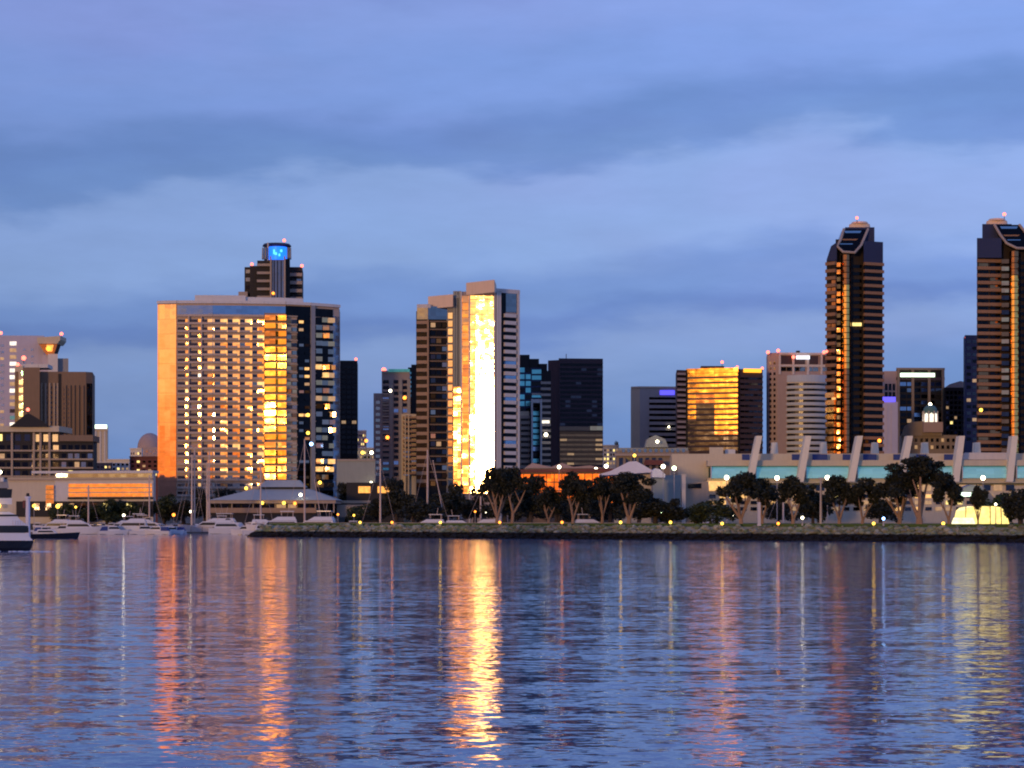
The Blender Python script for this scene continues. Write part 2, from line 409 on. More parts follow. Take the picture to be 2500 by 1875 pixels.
# ================================================================ left group
# pale lavender high-rise with a cantilevered roof canopy
b = Bld('high_rise', 'pale lavender high-rise with a flared roof canopy and red corner lights, at far left', chain(-60, 1050, (94, 2), (108, 8)))
b.body(819, 24, 'lavender_wall')
b.part('wall', MB('lavender_wall').prism([P(104, 1046), P(118, 1046), P(118, 1075), P(104, 1075)], GZ, Z(866, 1046)))
b.part('wall', MB('white_wall').prism([P(117, 1042), P(141, 1042), P(141, 1068), P(117, 1068)], GZ, Z(864, 1042)))
b.part('wall', MB('grey_wall').prism([P(141, 1046), P(167, 1046), P(167, 1068), P(141, 1068)], GZ, Z(875, 1046)))
b.xz('canopy', [(90, 824), (147, 820), (147, 829), (140, 839), (92, 839)], 'cream_wall', 1042, 14)
b.xz('bracket', [(95, 840), (140, 840), (131, 866), (112, 866)], 'bronze_glass', 1044, 8)
b.xz('bracket', [(114, 842), (130, 842), (127, 858), (116, 858)], 'lit_amber', 1043.5, 0.4)
b.grid(22, 42, 830, 1110, 17, 1, 0.8, 0.55, lambda i, j: pick((5, 'lit_white'), (3, 'lit_dim'), (3, 'teal_glass'), (1, 'dark_glass')))
b.grid(-50, 16, 835, 1110, 17, 3, 0.4, 0.4, lambda i, j: pick((5, 'blue_glass'), (1, 'lit_dim')))
b.grid(50, 88, 845, 1110, 16, 2, 0.3, 0.3, 'blue_glass')
for p, q in ((2, 813), (150, 815)): b.beacon(p, q, r=0.9)
b.beacon(118, 851, 'lamp_orange', 1.2, 1041, pole=0)
b.done()

# brown ribbed tower
b = Bld('brown_tower', 'brown ribbed tower behind the low dark glass block, with a strip of lit yellow windows', chain(36, 950, (56, 20), (95, -4), (210, 3), (226, 50)))
b.body(907, 28, 'brown_wall')
b.part('wall', MB('cream_wall').prism([P(36, 952), P(56, 949), P(56, 975), P(36, 975)], GZ, Z(893, 950)))
b.part('wall', MB('brown_wall').prism([P(56, 945), P(97, 945), P(97, 970), P(56, 970)], GZ, Z(897, 945)))
b.band(52, 118, 889, 898, 1.2, 'white_wall', 'parapet', -12)
b.grid(60, 92, 903, 1060, 8, 1, 0.9, 0.55, lambda i, j: pick((4, 'teal_glass'), (2, 'dark_glass')), out=5.6)
b.grid(52, 68, 925, 1060, 7, 1, 0.75, 0.55, lambda i, j: pick((6, 'lit_yellow'), (1, 'lit_warm')), out=5.9)
b.piers([102, 112, 122, 133, 141], 4, 935, 1065, 0.9, 'beige_wall', 'rib')
b.piers([160, 171, 181, 192, 203], 4, 940, 1065, 0.9, 'brown_wall', 'rib')
b.piers([146], 7, 912, None, 0.3, 'dark_wall', 'recess')
b.grid(97, 142, 940, 1062, 10, 4, 0.35, 0.5, 'dark_glass', out=0.3); b.grid(152, 208, 945, 1060, 10, 5, 0.3, 0.5, 'dark_glass', out=0.3)
b.grid(211, 225, 935, 1060, 1, 1, 0.9, 1.0, 'black_glass', out=0.3)
b.beacon(58, 874, r=1.1, Y=955); b.beacon(43, 890, r=0.9)
b.done()

# low dark glass block with pyramid roof
b = Bld('waterfront_hotel', 'low dark glass hotel with lit beige bands and a black pyramid roof', chain(-80, 880, (78, 4), (146, -3), (228, 4)))
b.body(1050, 40, 'dark_wall', front=[(f[0], f[1]) for f in b.front[:3]])
b.body(1068, 40, 'dark_wall', front=[(f[0], f[1]) for f in b.front[2:]])
b.band(-80, 146, 1040, 1054, 1.4, 'cream_wall', 'parapet', -20); b.band(146, 228, 1062, 1077, 1.4, 'brown_wall', 'parapet', -20)
for k in range(5): b.band(-80, 228, 1098 + k * 21, 1102 + k * 21, 0.9, 'beige_wall')
b.grid(-80, 78, 1058, 1078, 1, 7, 0.6, 0.8, lambda i, j: pick((4, 'lit_yellow'), (2, 'lit_dim'), (3, 'dark_glass')))
b.grid(80, 146, 1058, 1080, 1, 3, 0.6, 0.8, 'lit_dim')
b.grid(-80, 146, 1082, 1186, 5, 12, 0.7, 0.55, lambda i, j: pick((10, 'black_glass'), (3, 'dark_glass'), (1.5, 'lit_dim'), (.9, 'lit_yellow'), (.8, 'lit_warm'), (.8, 'grey_glass')))
b.grid(148, 228, 1082, 1165, 4, 5, 0.7, 0.6, lambda i, j: pick((10, 'black_glass'), (2, 'tint_glass'), (1.4, 'lit_yellow'), (.8, 'lit_dim'), (1, 'grey_glass')))
b.piers([-20, 30, 84, 100, 122], 5, 1056, None, 1.1, 'beige_wall')
b.xz('gable', [(24, 1042), (120, 1042), (108, 1031), (78, 1013), (69, 1009), (60, 1013), (38, 1031)], 'roof_black', 878, 16)
m = MB('roof_black'); c = (X(71, 890), 890)
m.add([(X(24, 878), 878, Z(1041, 878)), (X(122, 878), 878, Z(1041, 878)), (X(122, 900), 900, Z(1041, 878)), (X(24, 900), 900, Z(1041, 878)), (c[0], 889, Z(1006, 880))], [(0, 1, 4), (1, 2, 4), (2, 3, 4), (3, 0, 4), (3, 2, 1, 0)])
b.part('pyramid_roof', m)
b.beacon(68, 1000, r=0.8, Y=885)
b.done()

# small far tower with a lit crown
b = Bld('far_tower', 'small pale far tower with a bright white lit crown, right of the brown tower', chain(228, 1300, (262, 3)))
b.body(1040, 14, 'cream_wall'); b.piers([234, 245, 256], 4, 1052, None, 0.5, 'white_wall')
b.grid(229, 261, 1054, 1125, 8, 3, 0.4, 0.5, 'tint_glass')
b.band(230, 261, 1037, 1046, 0.8, 'sign_green_white', 'lit_crown'); b.band(226, 264, 1046, 1050, 1.0, 'white_wall', 'cornice')
b.done()

# hotel podium with glowing glass
b = Bld('hotel_podium', 'long low beige podium with an orange glowing glass front left of the curved hotel', chain(18, 836, (134, -4), (166, -4), (374, -12.0)))
b.body(1166, 30, 'cream_wall', front=b.front[:2]); b.body(1152, 30, 'white_wall', front=b.front[1:])
b.band(78, 374, 1150, 1156, 0.6, 'white_wall', 'parapet', -6); b.band(138, 372, 1157, 1166, 0.5, 'blue_glass', 'glass_railing')
b.band(20, 374, 1168, 1173, 0.8, 'beige_wall', 'cornice')
b.grid(112, 134, 1184, 1230, 4, 1, 0.95, 0.85, 'mirror_glass', out=0.4, tilt=13)
b.grid(168, 372, 1180, 1214, 3, 4, 0.99, 0.78, 'glare_glass', out=0.4, tilt=0)
b.band(168, 374, 1214, 1219, 1.2, 'dark_wall', 'soffit')
b.band(40, 374, 1224, 1262, 0.2, 'dark_wall', 'dark_strip')  # plain dark strip added to darken the lower wall
b.grid(76, 330, 1228, 1246, 1, 9, 0.45, 0.9, lambda i, j: pick((5, 'lit_yellow'), (2, 'lit_dim'), (4, 'dark_glass')), out=0.3)
b.done()
for nm, lb, fr, yt, mt, dp in [
    ('low_building', 'low violet-roofed block far behind the podium', [(226, 1200), (272, 1200)], 1127, 'blue_dark', 12),
    ('low_building', 'pale wide low block far behind the podium, beside the small lit tower', [(262, 1220), (316, 1216)], 1121, 'white_wall', 20),
    ('low_building', 'dark red brick low block against the left edge of the curved hotel', [(317, 1100), (386, 1100)], 1114, 'red_brick', 20),
    ('low_building', 'white stepped block behind the red brick block', [(318, 1300), (346, 1298)], 1094, 'white_wall', 20),
    ('low_building', 'pale block between the black slab and the grey stepped condominium', [(868, 1200), (914, 1204)], 1092, 'cream_wall', 18),
    ('low_building', 'small pink block with white cornice right of the black slab', [(872, 1350), (894, 1350)], 1050, 'pink_wall', 14),
    ('low_building', 'white block with dark openings right of the bronze block', [(1473, 1150), (1510, 1152)], 1086, 'white_wall', 20),
    ('low_building', 'grey long block behind the white block with dark openings', [(1500, 1200), (1548, 1200)], 1098, 'grey_wall', 20)]:
    b = Bld(nm, lb, fr, 'low buildings behind the waterfront'); b.body(yt, dp, mt)
    b.band(fr[0][0] - 1, fr[-1][0] + 1, yt, yt + 3, 0.5, 'white_wall' if mt != 'red_brick' else 'red_brick', 'cornice')
    b.grid(fr[0][0], fr[-1][0], yt + 8, yt + 50, 4, 5, 0.5, 0.5, lambda i, j: pick((6, 'dark_glass'), (2, 'lit_dim'), (1, 'lit_yellow'))); b.done()
# domed pinkish hall
b = Bld('domed_hall', 'pinkish domed hall in the distance at the left edge of the curved hotel', [(336, 1500), (392, 1500)])
b.body(1092, 20, 'pink_wall')
m = MB('pink_wall'); m.ball((X(366, 1512), 1512, Z(1092, 1500)), 9.2, None, 20, 12, 1.2); b.part('dome', m, True)
b.grid(336, 390, 1096, 1112, 1, 6, 0.5, 0.6, 'tint_glass'); b.done()

# ================================================================ curved hotel
fr = chain(385, 893, (433, -13), (520, 0), (590, 5), (645, 8), (697, 12), (757, 24), (812, 36), (828, 42))
b = Bld('curved_hotel', 'big curved hotel slab with rows of bay windows mirroring the orange sunset', fr)
b.body(740, 26, 'peachy_wall')
b.band(476, 600, 722, 738, 0.4, 'white_wall', 'penthouse', -16); b.band(600, 742, 725, 741, -1.0, 'white_wall', 'penthouse', -16)
b.band(385, 828, 735, 742, 1.0, 'white_wall', 'cornice', -2)
b.band(433, 697, 747, 772, 0.5, 'blue_glass', 'crown_glass')
b.band(697, 757, 745, 772, 0.5, 'black_glass', 'crown_glass')
YA, YB, NF = 774, 1212, 23
b.grid(386, 431, 744, YB, 13, 1, 1.0, 0.99, 'sunset_tint_glass', out=0.5)  # orange of the mirrored sunset put into the glass tint
b.bands(433, 645, YA - 5, YB + 14, NF + 1, 0.28, 1.3, 'peachy_wall')
fh = 0.60
for k, (c0, wdk, wl, tl) in enumerate([(433, 21, 9, 5), (463, 22, 9, 6), (494, 14, 16, 15), (525, 14, 17, 17), (555, 14, 17, 19.5), (585, 14, 17, 20), (615, 14, 16, 20)]):
    b.grid(c0, c0 + wdk, YA, YB, NF, 1, 0.92, fh, lambda i, j: pick((9, 'dark_glass'), (1, 'tint_glass')), out=0.15, v0=0.38)
    mt = 'amber_glass' if k < 2 else 'mirror_glass'
    def wm(i, j, k=k): return pick((10, 'mirror_glass' if 2 <= k <= 5 else 'amber_glass'), (2, 'amber_glass'), (1.0, 'lit_warm'), (0.15, 'lit_white'))  # a few glowing panes added among those mirroring the sunset
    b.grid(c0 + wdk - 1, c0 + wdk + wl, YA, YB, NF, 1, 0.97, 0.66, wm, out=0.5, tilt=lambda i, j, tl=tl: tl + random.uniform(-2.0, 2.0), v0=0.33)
b.piers([462, 493], 3, YA, YB, 1.35, 'peachy_wall')
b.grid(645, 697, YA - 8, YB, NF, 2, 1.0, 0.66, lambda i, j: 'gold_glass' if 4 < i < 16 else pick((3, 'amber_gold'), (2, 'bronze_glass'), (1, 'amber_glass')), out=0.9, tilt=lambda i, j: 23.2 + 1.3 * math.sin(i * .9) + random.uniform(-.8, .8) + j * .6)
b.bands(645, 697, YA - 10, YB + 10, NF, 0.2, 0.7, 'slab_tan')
b.grid(697, 725, YA, YB, NF, 2, 0.7, 0.5, lambda i, j: pick((3, 'bronze_glass'), (4, 'tint_glass'), (4, 'amber_glass'), (1, 'dark_glass')), out=0.4, tilt=lambda i, j: random.uniform(8, 26))
b.bands(697, 725, YA - 5, YB + 10, NF, 0.16, 1.0, 'beige_wall')
b.band(725, 757, YA - 4, 1225, 0.3, 'black_glass', 'glass_strip')
b.grid(727, 755, YA, YB, NF, 2, 0.7, 0.34, lambda i, j: pick((8, 'black_glass'), (5, 'tint_glass'), (1.2, 'lit_warm'), (.6, 'lit_dim')), out=0.8, tilt=lambda i, j: random.uniform(0, 30))
b.piers([762], 10, 742, None, 1.0, 'grey_wall')
b.band(767, 812, 748, 1225, 0.3, 'black_glass', 'glass_strip')
b.grid(768, 812, YA - 8, YB, NF, 3, 0.8, 0.6, lambda i, j: pick((6, 'black_glass'), (7, 'tint_glass'), (5, 'amber_glass'), (1.2, 'lit_warm'), (.9, 'lit_dim')), out=0.8, tilt=lambda i, j: random.uniform(10, 44))
b.bands(767, 812, YA - 5, YB + 10, NF, 0.12, 0.8, 'beige_wall')
b.grid(812, 828, 764, YB, NF, 1, 1.0, 0.96, 'blue_glass', out=0.4)
b.beacon(760, 1084, 'lamp_blue', 0.8, 880, 'lamp', 0)
for q, r_ in ((1057, 0), (1178, 1), (1013, 0)): b.beacon(752 if not r_ else 781, q, 'lamp_yellow', 0.75, 885, 'lamp', 0)
b.done()

# blue-lit tower behind the curved hotel
b = Bld('crowned_tower', 'stepped tower with a glowing blue crown behind the curved hotel', chain(597, 1150, (661, -2), (694, 0), (738, 3)))
b.body(652, 30, 'dark_wall'); 
for a_, c_, yt in ((597, 661, 652), (694, 738, 655)):
    b.bands(a_ + (14 if a_ == 597 else 0), c_, yt + 12, yt + 12 + 19.6 * 6, 6, 0.42, 1.5, 'slab_concrete', 'balcony')
    b.grid(a_ + 1, c_ - 1, yt + 1, yt + 119, 6, 3, 0.8, 0.45, lambda i, j: pick((8, 'black_glass'), (3, 'grey_glass'), (1, 'bronze_glass')), out=0.3)
b.part('wall', MB('dark_wall').prism([P(610, 1146), P(661, 1146), P(661, 1172), P(610, 1172)], Z(735, 1146), Z(649, 1146)))
b.part('wall', MB('dark_wall').prism([P(628, 1142), P(662, 1142), P(662, 1176), P(628, 1176)], Z(735, 1142), Z(636, 1142)))
b.part('wall', MB('dark_wall').prism([P(694, 1142), P(708, 1142), P(708, 1176), P(694, 1176)], Z(735, 1142), Z(632, 1142)))
for k in range(5): b.part('balcony', MB('slab_concrete').box(X(628, 1141), X(660, 1141), 1140, 1142.5, Z(650 + 19.6 * k, 1141), Z(644 + 19.6 * k, 1141)))
b.part('shaft', MB('grey_glass').prism([P(662, 1139), P(694, 1139), P(694, 1178), P(662, 1178)], GZ, Z(634, 1139)))
for c in (661, 695): b.part('pillar', MB('slab_concrete').prism([P(c - 2, 1137), P(c + 2, 1137), P(c + 2, 1140), P(c - 2, 1140)], GZ, Z(625, 1137)))
for c in (669, 677, 686): b.part('mullion', MB('dark_wall').prism([P(c - .8, 1138), P(c + .8, 1138), P(c + .8, 1139.4), P(c - .8, 1139.4)], Z(735, 1139), Z(636, 1139)))
m = MB('blue_dark'); m.cyl((X(676, 1156), 1156), 7.2, 7.2, Z(636, 1150), Z(597, 1150), 20); b.part('crown', m)
m = MB('sign_blue'); m.cyl((X(678, 1152), 1152), 5.2, 5.2, Z(632, 1145), Z(600, 1145), 24); lc = b.part('lit_crown', m, False)
mk = MB('sign_cyan')
for a_, c_, q0, q1 in ((667, 671, 609, 620), (671, 676, 616, 622), (680, 684, 619, 625), (684, 689, 609, 615)):
    mk.xz([(a_, q1), (c_, q1), (c_, q0), (a_, q0)], 1146.2, 1147.0)
b.part('crown_emblem', mk, False, lc)
m = MB('blue_dark'); m.cyl((X(676, 1156), 1156), 8.2, 7.4, Z(598, 1150), Z(593, 1150), 20); b.part('cornice', m)
for c in (641, 648, 703, 708): b.xz('fin', [(c - 2, 632), (c + 2, 632), (c + 1.5, 604), (c - 1, 604)], 'grey_wall', 1143, 3)
b.part('antenna', MB('white_wall').box(X(654, 1145) - .3, X(654, 1145) + .3, 1145, 1145.6, Z(636, 1145), Z(592, 1145)))
for p, q in ((694, 587), (615, 645), (737, 649)): b.beacon(p, q, r=0.9, Y=1146)
b.part('terrace', MB('slab_concrete').box(X(582, 1145), X(604, 1145), 1145, 1160, Z(735, 1145), Z(712, 1145)))
b.part('lamp', MB('lamp_orange').ball((X(667, 1137), 1137, Z(716, 1137)), 0.8, None, 8, 5))
b.done()

# black slab
b = Bld('black_slab_tower', 'plain black slab tower behind the right edge of the curved hotel', chain(818, 1000, (872, 6)))
b.body(880, 26, 'black_wall'); b.grid(820, 871, 890, 1110, 18, 4, 0.8, 0.6, lambda i, j: pick((40, 'black_glass'), (1, 'lit_dim')), out=0.1)
b.beacon(869, 877, r=0.7); b.done()

# pale podium wall right of the hotel
b = Bld('podium_block', 'blank pale grey-green block right of the curved hotel above the trees', chain(822, 860, (916, 2)))
b.body(1123, 26, 'sage_wall'); b.band(822, 916, 1121, 1125, 0.4, 'slab_concrete', 'parapet')
b.grid(826, 914, 1176, 1196, 1, 5, 0.7, 0.6, 'dark_glass')
b.beacon(906, 1178, 'lamp_white', 0.5, 858, 'lamp', 0); b.done()
for p, q, c in ((894, 1076, 'lamp_orange'), (885, 1105, 'lamp_yellow'), (907, 1105, 'lamp_white')):
    m = MB(c); m.ball((X(p, 1190), 1190, Z(q, 1190)), 1.0, None, 8, 5); m.cur = 'dark_wall'; m.box(X(p, 1190) - .15, X(p, 1190) + .15, 1190.0, 1190.3, GZ, Z(q, 1190) - .5)
    tag(m.build('mast_light'), {894: 'orange light on a tall mast between the black slab and the grey condominium', 885: 'yellow light on a mast just above the pale block', 907: 'white light on a mast just above the pale block'}[p], 'light')

# grey stepped condo
fr = chain(912, 960, (932, 4), (1000, 2), (1024, 2))
b = Bld('stepped_condominium', 'grey stepped condominium with a teal lit top, left of the twin dark and gold towers', fr)
b.body(960, 22, 'mauve_wall', front=[fr[0], fr[1]]); b.body(905, 24, 'mauve_wall', front=[fr[1], fr[2]]); b.body(1012, 22, 'cream_wall', front=[(980, 955), (1024, 956)])
b.band(948, 1000, 901, 908, 0.8, 'lit_pool', 'lit_cornice', -4); b.band(932, 948, 906, 911, 0.6, 'slab_concrete', 'cornice')
for a_, c_, n_ in ((934, 950, 1), (961, 973, 1), (983, 995, 1)):
    b.grid(a_, c_, 925, 1165, 17, n_, 0.9, 0.6, lambda i, j: pick((12, 'black_glass'), (3, 'blue_glass'), (.5, 'lit_warm'), (1, 'teal_glass')), out=0.2)
b.bands(934, 950, 960, 1165, 15, 0.3, 1.0, 'slab_concrete', 'balcony'); b.piers([955, 978, 998], 8, 925, None, 0.9, 'grey_wall')
b.grid(914, 931, 975, 1165, 13, 1, 0.6, 0.5, 'tint_glass'); b.piers([915, 930], 3, 965, None, 0.6, 'pink_wall')
b.bands(984, 1022, 1018, 1165, 13, 0.45, 7.2, 'slab_tan', 'balcony'); b.grid(984, 1022, 1018, 1165, 13, 2, 0.8, 0.5, lambda i, j: pick((6, 'black_glass'), (2, 'tint_glass')), out=6.2)
b.piers([990, 998], 3, 1015, None, 7.4, 'cream_wall')
b.beacon(937, 903, r=1.1); b.beacon(953, 954, 'lamp_white', 0.7, 950, 'lamp', 0); b.beacon(988, 971, 'lamp_orange', 0.9, 950, 'lamp', 0); b.beacon(946, 1068, 'lamp_orange', 0.9, 950, 'lamp', 0)
b.done()
b = Bld('dark_tower', 'narrow near-black stepped tower peeking out left of the dark balcony tower', chain(996, 1080, (1024, 0)))
b.body(897, 20, 'black_wall'); b.part('wall', MB('black_wall').prism([P(1004, 1078), P(1022, 1078), P(1022, 1090), P(1004, 1090)], GZ, Z(890, 1078)))
b.grid(998, 1022, 905, 1060, 14, 2, 0.7, 0.5, lambda i, j: pick((9, 'teal_glass'), (9, 'black_glass'), (1, 'lit_yellow'))); b.done()

# dark balcony tower (left of the pair)
fr = chain(1016, 905, (1045, -6), (1094, 8), (1110, -13), (1129, -13))
b = Bld('dark_balcony_tower', 'dark tower with tan balcony bands and a peach roof box, joined by the blazing tower', fr)
b.body(760, 24, 'black_wall', front=fr[:3]); b.body(722, 24, 'grey_wall', front=[(1090, b.at(1090)[1]), (1110, b.at(1110)[1] - 1.5), (1130, b.at(1129)[1] - 1.5)])
b.band(1018, 1052, 743, 752, 0.3, 'slab_white', 'parapet', -8); b.band(1018, 1050, 752, 780, 0.3, 'grey_glass', 'crown_glass')
b.part('roof_box', MB('glow_tinted_wall').prism([P(1045, 908), P(1106, 899), P(1106, 916), P(1045, 920)], Z(752, 905), Z(722, 905)))  # warm western glow put into the roof box colour
b.band(1050, 1092, 748, 780, 0.3, 'grey_glass', 'crown_glass')
b.bands(1018, 1045, 784, 1190, 21, 0.42, 1.6, lambda i: 'slab_tan', 'balcony')
b.bands(1048, 1093, 784, 1190, 21, 0.14, 1.1, 'brown_wall', 'balcony')
b.grid(1017, 1044, 784, 1190, 21, 1, 0.95, 0.55, 'black_glass', out=0.2, v0=0.43)
b.grid(1050, 1092, 784, 1190, 21, 3, 0.8, 0.55, lambda i, j: pick((12, 'black_glass'), (4, 'dark_glass'), (1.5, 'tint_glass'), (.3, 'lit_dim')), out=0.3, tilt=lambda i, j: random.uniform(0, 15))
b.piers([1045], 4, 782, None, 2.0, 'slab_tan')
b.grid(1097, 1108, 762, 1190, 22, 1, 1.0, 0.74, 'mirror_calm', out=2.2, tilt=5)
b.piers([1112, 1118, 1125], 5, 712, None, 2.3, 'sage_wall'); b.band(1108, 1129, 722, 730, 2.6, 'sage_wall', 'cornice')
b.grid(1111, 1129, 945, 1190, 13, 1, 0.95, 0.9, 'amber_glass', out=2.7, tilt=-4)
b.done()

# blazing tower
fr = chain(1127, 897, (1147, -11.0), (1207, -11.6), (1224, 30), (1267, 34))
b = Bld('blazing_glass_tower', 'tall glass tower whose whole front blazes with the mirrored sun', fr)
b.body(712, 24, 'mauve_wall')
b.part('roof_box', MB('glow_tinted_wall').prism([P(1138, 896), P(1207, 884), P(1212, 905), P(1140, 915)], Z(720, 895), Z(690, 895)))
b.band(1207, 1267, 706, 716, 0.8, 'slab_white', 'cornice', -2)
b.grid(1148, 1206, 714, 1205, 27, 4, 0.965, 0.94, 'glare_glass', out=0.5, tilt=lambda i, j: (-1.7, -0.3, 0.2, 0.2)[j] + random.uniform(-.25, .25))
b.grid(1128, 1147, 722, 1205, 27, 1, 0.94, 0.94, 'amber_glass', out=0.4, tilt=lambda i, j: -5 + i * .12)
b.piers([1127, 1147, 1207], 3, 712, None, 0.9, 'slab_white')
b.piers([1213, 1219, 1264], 5, 712, None, 0.8, 'slab_white')
b.grid(1222, 1234, 714, 1190, 1, 1, 0.9, 1.0, 'black_glass', out=0.2); b.band(1234, 1260, 716, 762, 0.4, 'grey_glass', 'crown_glass')
b.bands(1229, 1257, 766, 1190, 24, 0.5, 1.3, 'slab_white', 'balcony')
b.grid(1229, 1260, 766, 1190, 24, 1, 0.95, 0.5, lambda i, j: pick((8, 'black_glass'), (2, 'blue_glass')), out=0.2, v0=0.5)
b.done()

# teal stepped condo
fr = chain(1266, 990, (1295, 4), (1322, 2), (1345, 2))
b = Bld('teal_condominium', 'stepped teal glass condominium with white balconies right of the blazing tower', fr)
b.body(898, 22, 'blue_dark', front=fr[:3]); b.body(905, 22, 'black_wall', front=fr[2:])
for a_, c_, yt in ((1264, 1293, 866), (1292, 1316, 876), (1314, 1336, 888)): b.part('wall', MB('black_wall').prism([P(a_, 996), P(c_, 996), P(c_, 1012), P(a_, 1012)], Z(930, 996), Z(yt, 996)))
b.grid(1267, 1297, 895, 1010, 7, 2, 0.8, 0.7, lambda i, j: pick((8, 'teal_glass'), (4, 'black_glass'))); b.grid(1298, 1322, 900, 1190, 20, 1, 0.95, 0.7, lambda i, j: pick((8, 'teal_glass'), (2, 'black_glass'), (1, 'blue_glass')))
b.bands(1320, 1344, 932, 1180, 17, 0.42, 2.2, 'slab_concrete', 'balcony'); b.bands(1298, 1322, 960, 990, 2, 0.3, 1.5, 'slab_concrete', 'balcony')
b.grid(1322, 1343, 932, 1180, 17, 1, 0.9, 0.5, lambda i, j: pick((9, 'black_glass'), (1, 'lit_white')), v0=0.45)
b.part('wall', MB('cream_wall').prism([P(1267, 980), P(1292, 980), P(1292, 992), P(1267, 992)], GZ, Z(1004, 980)))
for k in range(13): b.part('balcony', MB('slab_concrete').box(X(1270, 978), X(1294, 978), 977, 980.5, Z(1022 + 13.5 * k, 978), Z(1015 + 13.5 * k, 978)))
for k in range(13): b.part('window', MB('black_glass').box(X(1272, 979), X(1290, 979), 979.2, 980.2, Z(1027 + 13.5 * k, 978), Z(1022.3 + 13.5 * k, 978)))
for c in (1300, 1322): b.part('pillar', MB('slab_white').box(X(c - 3, 975), X(c + 1, 975), 972, 990, GZ, Z(975, 975)))
b.part('lintel', MB('slab_white').box(X(1301.2, 975), X(1319, 975), 972.3, 988, Z(984, 975), Z(975.5, 975)))
b.beacon(1333, 1061, 'lamp_white', 0.9, 984, 'lamp', 0); b.done()

# dark brown block
fr = chain(1338, 1045, (1366, -30), (1472, 6))
b = Bld('dark_brown_tower', 'square dark plum tower with a bronze lower third, right of the teal condominium', fr)
b.body(876, 30, 'purple_brown_wall', front=fr[1:]); b.body(880, 20, 'purple_brown_wall', front=fr[:2])
b.bands(1366, 1472, 884, 1040, 14, 0.4, 0.35, 'purple_brown_wall'); b.grid(1367, 1471, 884, 1040, 14, 8, 0.94, 0.55, lambda i, j: pick((20, 'black_glass'), (3, 'dark_glass')), v0=0.42)
b.band(1366, 1472, 1042, 1052, 0.7, 'slab_tan'); b.band(1440, 1472, 1041, 1051, 1.0, 'amber_glass', 'sign')
b.bands(1366, 1472, 1054, 1135, 7, 0.55, 0.6, 'bronze_wall'); b.grid(1367, 1471, 1054, 1135, 7, 6, 0.96, 0.45, lambda i, j: pick((6, 'bronze_glass'), (1, 'lit_dim')), v0=0.55, out=0.1)
b.grid(1340, 1364, 884, 1130, 22, 2, 0.8, 0.5, 'purple_brown_wall'); b.piers([1366], 3, 876, None, 0.5, 'purple_brown_wall')
b.part('antenna', MB('grey_wall').box(X(1383, 1050) - .2, X(1383, 1050) + .2, 1055, 1055.4, Z(878, 1050), Z(862, 1050)))
b.done()

# ================================================================ right group
fr = chain(1541, 1110, (1562, -32), (1682, 6))
b = Bld('beige_office', 'beige office block with dark ribbon windows and blue sign, left of the gold tower', fr)
b.body(946, 30, 'greige_wall', front=fr[1:]); b.body(946, 22, 'cream_wall', front=fr[:2])
b.bands(1585, 1682, 970, 1105, 10, 0.45, 0.15, lambda i: 'black_glass', 'window'); b.bands(1585, 1682, 976.1, 1111.1, 10, 0.54, 0.4, 'greige_wall')
b.xz('sign', [(1611, 964), (1647, 964), (1647, 953), (1611, 953)], 'sign_violet', 1108, 0.6); b.beacon(1633, 1042, 'lamp_white', 0.5, 1108, 'lamp', 0)
b.band(1541, 1682, 944, 948, 0.4, 'cream_wall', 'cornice'); b.done()

fr = chain(1652, 1050, (1676, 20), (1803, -17.8), (1862, 16))
b = Bld('gold_tower', 'square office tower whose central face glows gold, with dark plum side wings', fr)
b.body(903, 34, 'purple_brown_wall'); b.body(890, 16, 'purple_brown_wall', front=[(1711, 1060), (1768, 1060)], ybot=910)
N = 15; h = (1105 - 904) / N
b.band(1676, 1803, 900, 911, 0.9, 'amber_gold', 'cornice')
for i in range(N):
    y0 = 912 + i * 12.9
    for (a_, c_) in ((1677, 1700), (1700, 1745), (1745, 1772), (1772, 1802)):  # pane tints paint in the mirrored pattern, gold with a dark patch
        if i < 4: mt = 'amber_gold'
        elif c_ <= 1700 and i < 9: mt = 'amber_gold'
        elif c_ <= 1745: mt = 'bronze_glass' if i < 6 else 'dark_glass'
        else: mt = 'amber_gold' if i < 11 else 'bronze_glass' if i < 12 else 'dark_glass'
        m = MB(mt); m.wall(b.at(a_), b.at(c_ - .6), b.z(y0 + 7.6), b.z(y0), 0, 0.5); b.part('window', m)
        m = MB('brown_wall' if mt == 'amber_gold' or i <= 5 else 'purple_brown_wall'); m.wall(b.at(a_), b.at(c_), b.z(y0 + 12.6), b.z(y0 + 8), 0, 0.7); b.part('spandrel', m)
b.piers([1676.5, 1803], 4, 903, None, 0.9, 'black_wall')
b.bands(1653, 1675, 910, 1105, 15, 0.4, 0.5, 'mauve_wall', 'spandrel'); b.grid(1653, 1675, 910, 1105, 15, 1, 0.95, 0.5, 'dark_glass')
b.bands(1806, 1862, 918, 1105, 14, 0.4, 0.5, 'purple_brown_wall', 'spandrel'); b.grid(1807, 1861, 918, 1105, 14, 5, 0.9, 0.5, lambda i, j: pick((14, 'dark_glass'), (4, 'black_glass'), (1, 'bronze_glass')))
b.band(1815, 1857, 902, 911, 1.1, 'sign_orange', 'sign'); b.beacon(1763, 884, r=0.8, Y=1062); b.beacon(1800, 896, r=0.7, Y=1045); b.beacon(1861, 899, r=0.7); b.done()

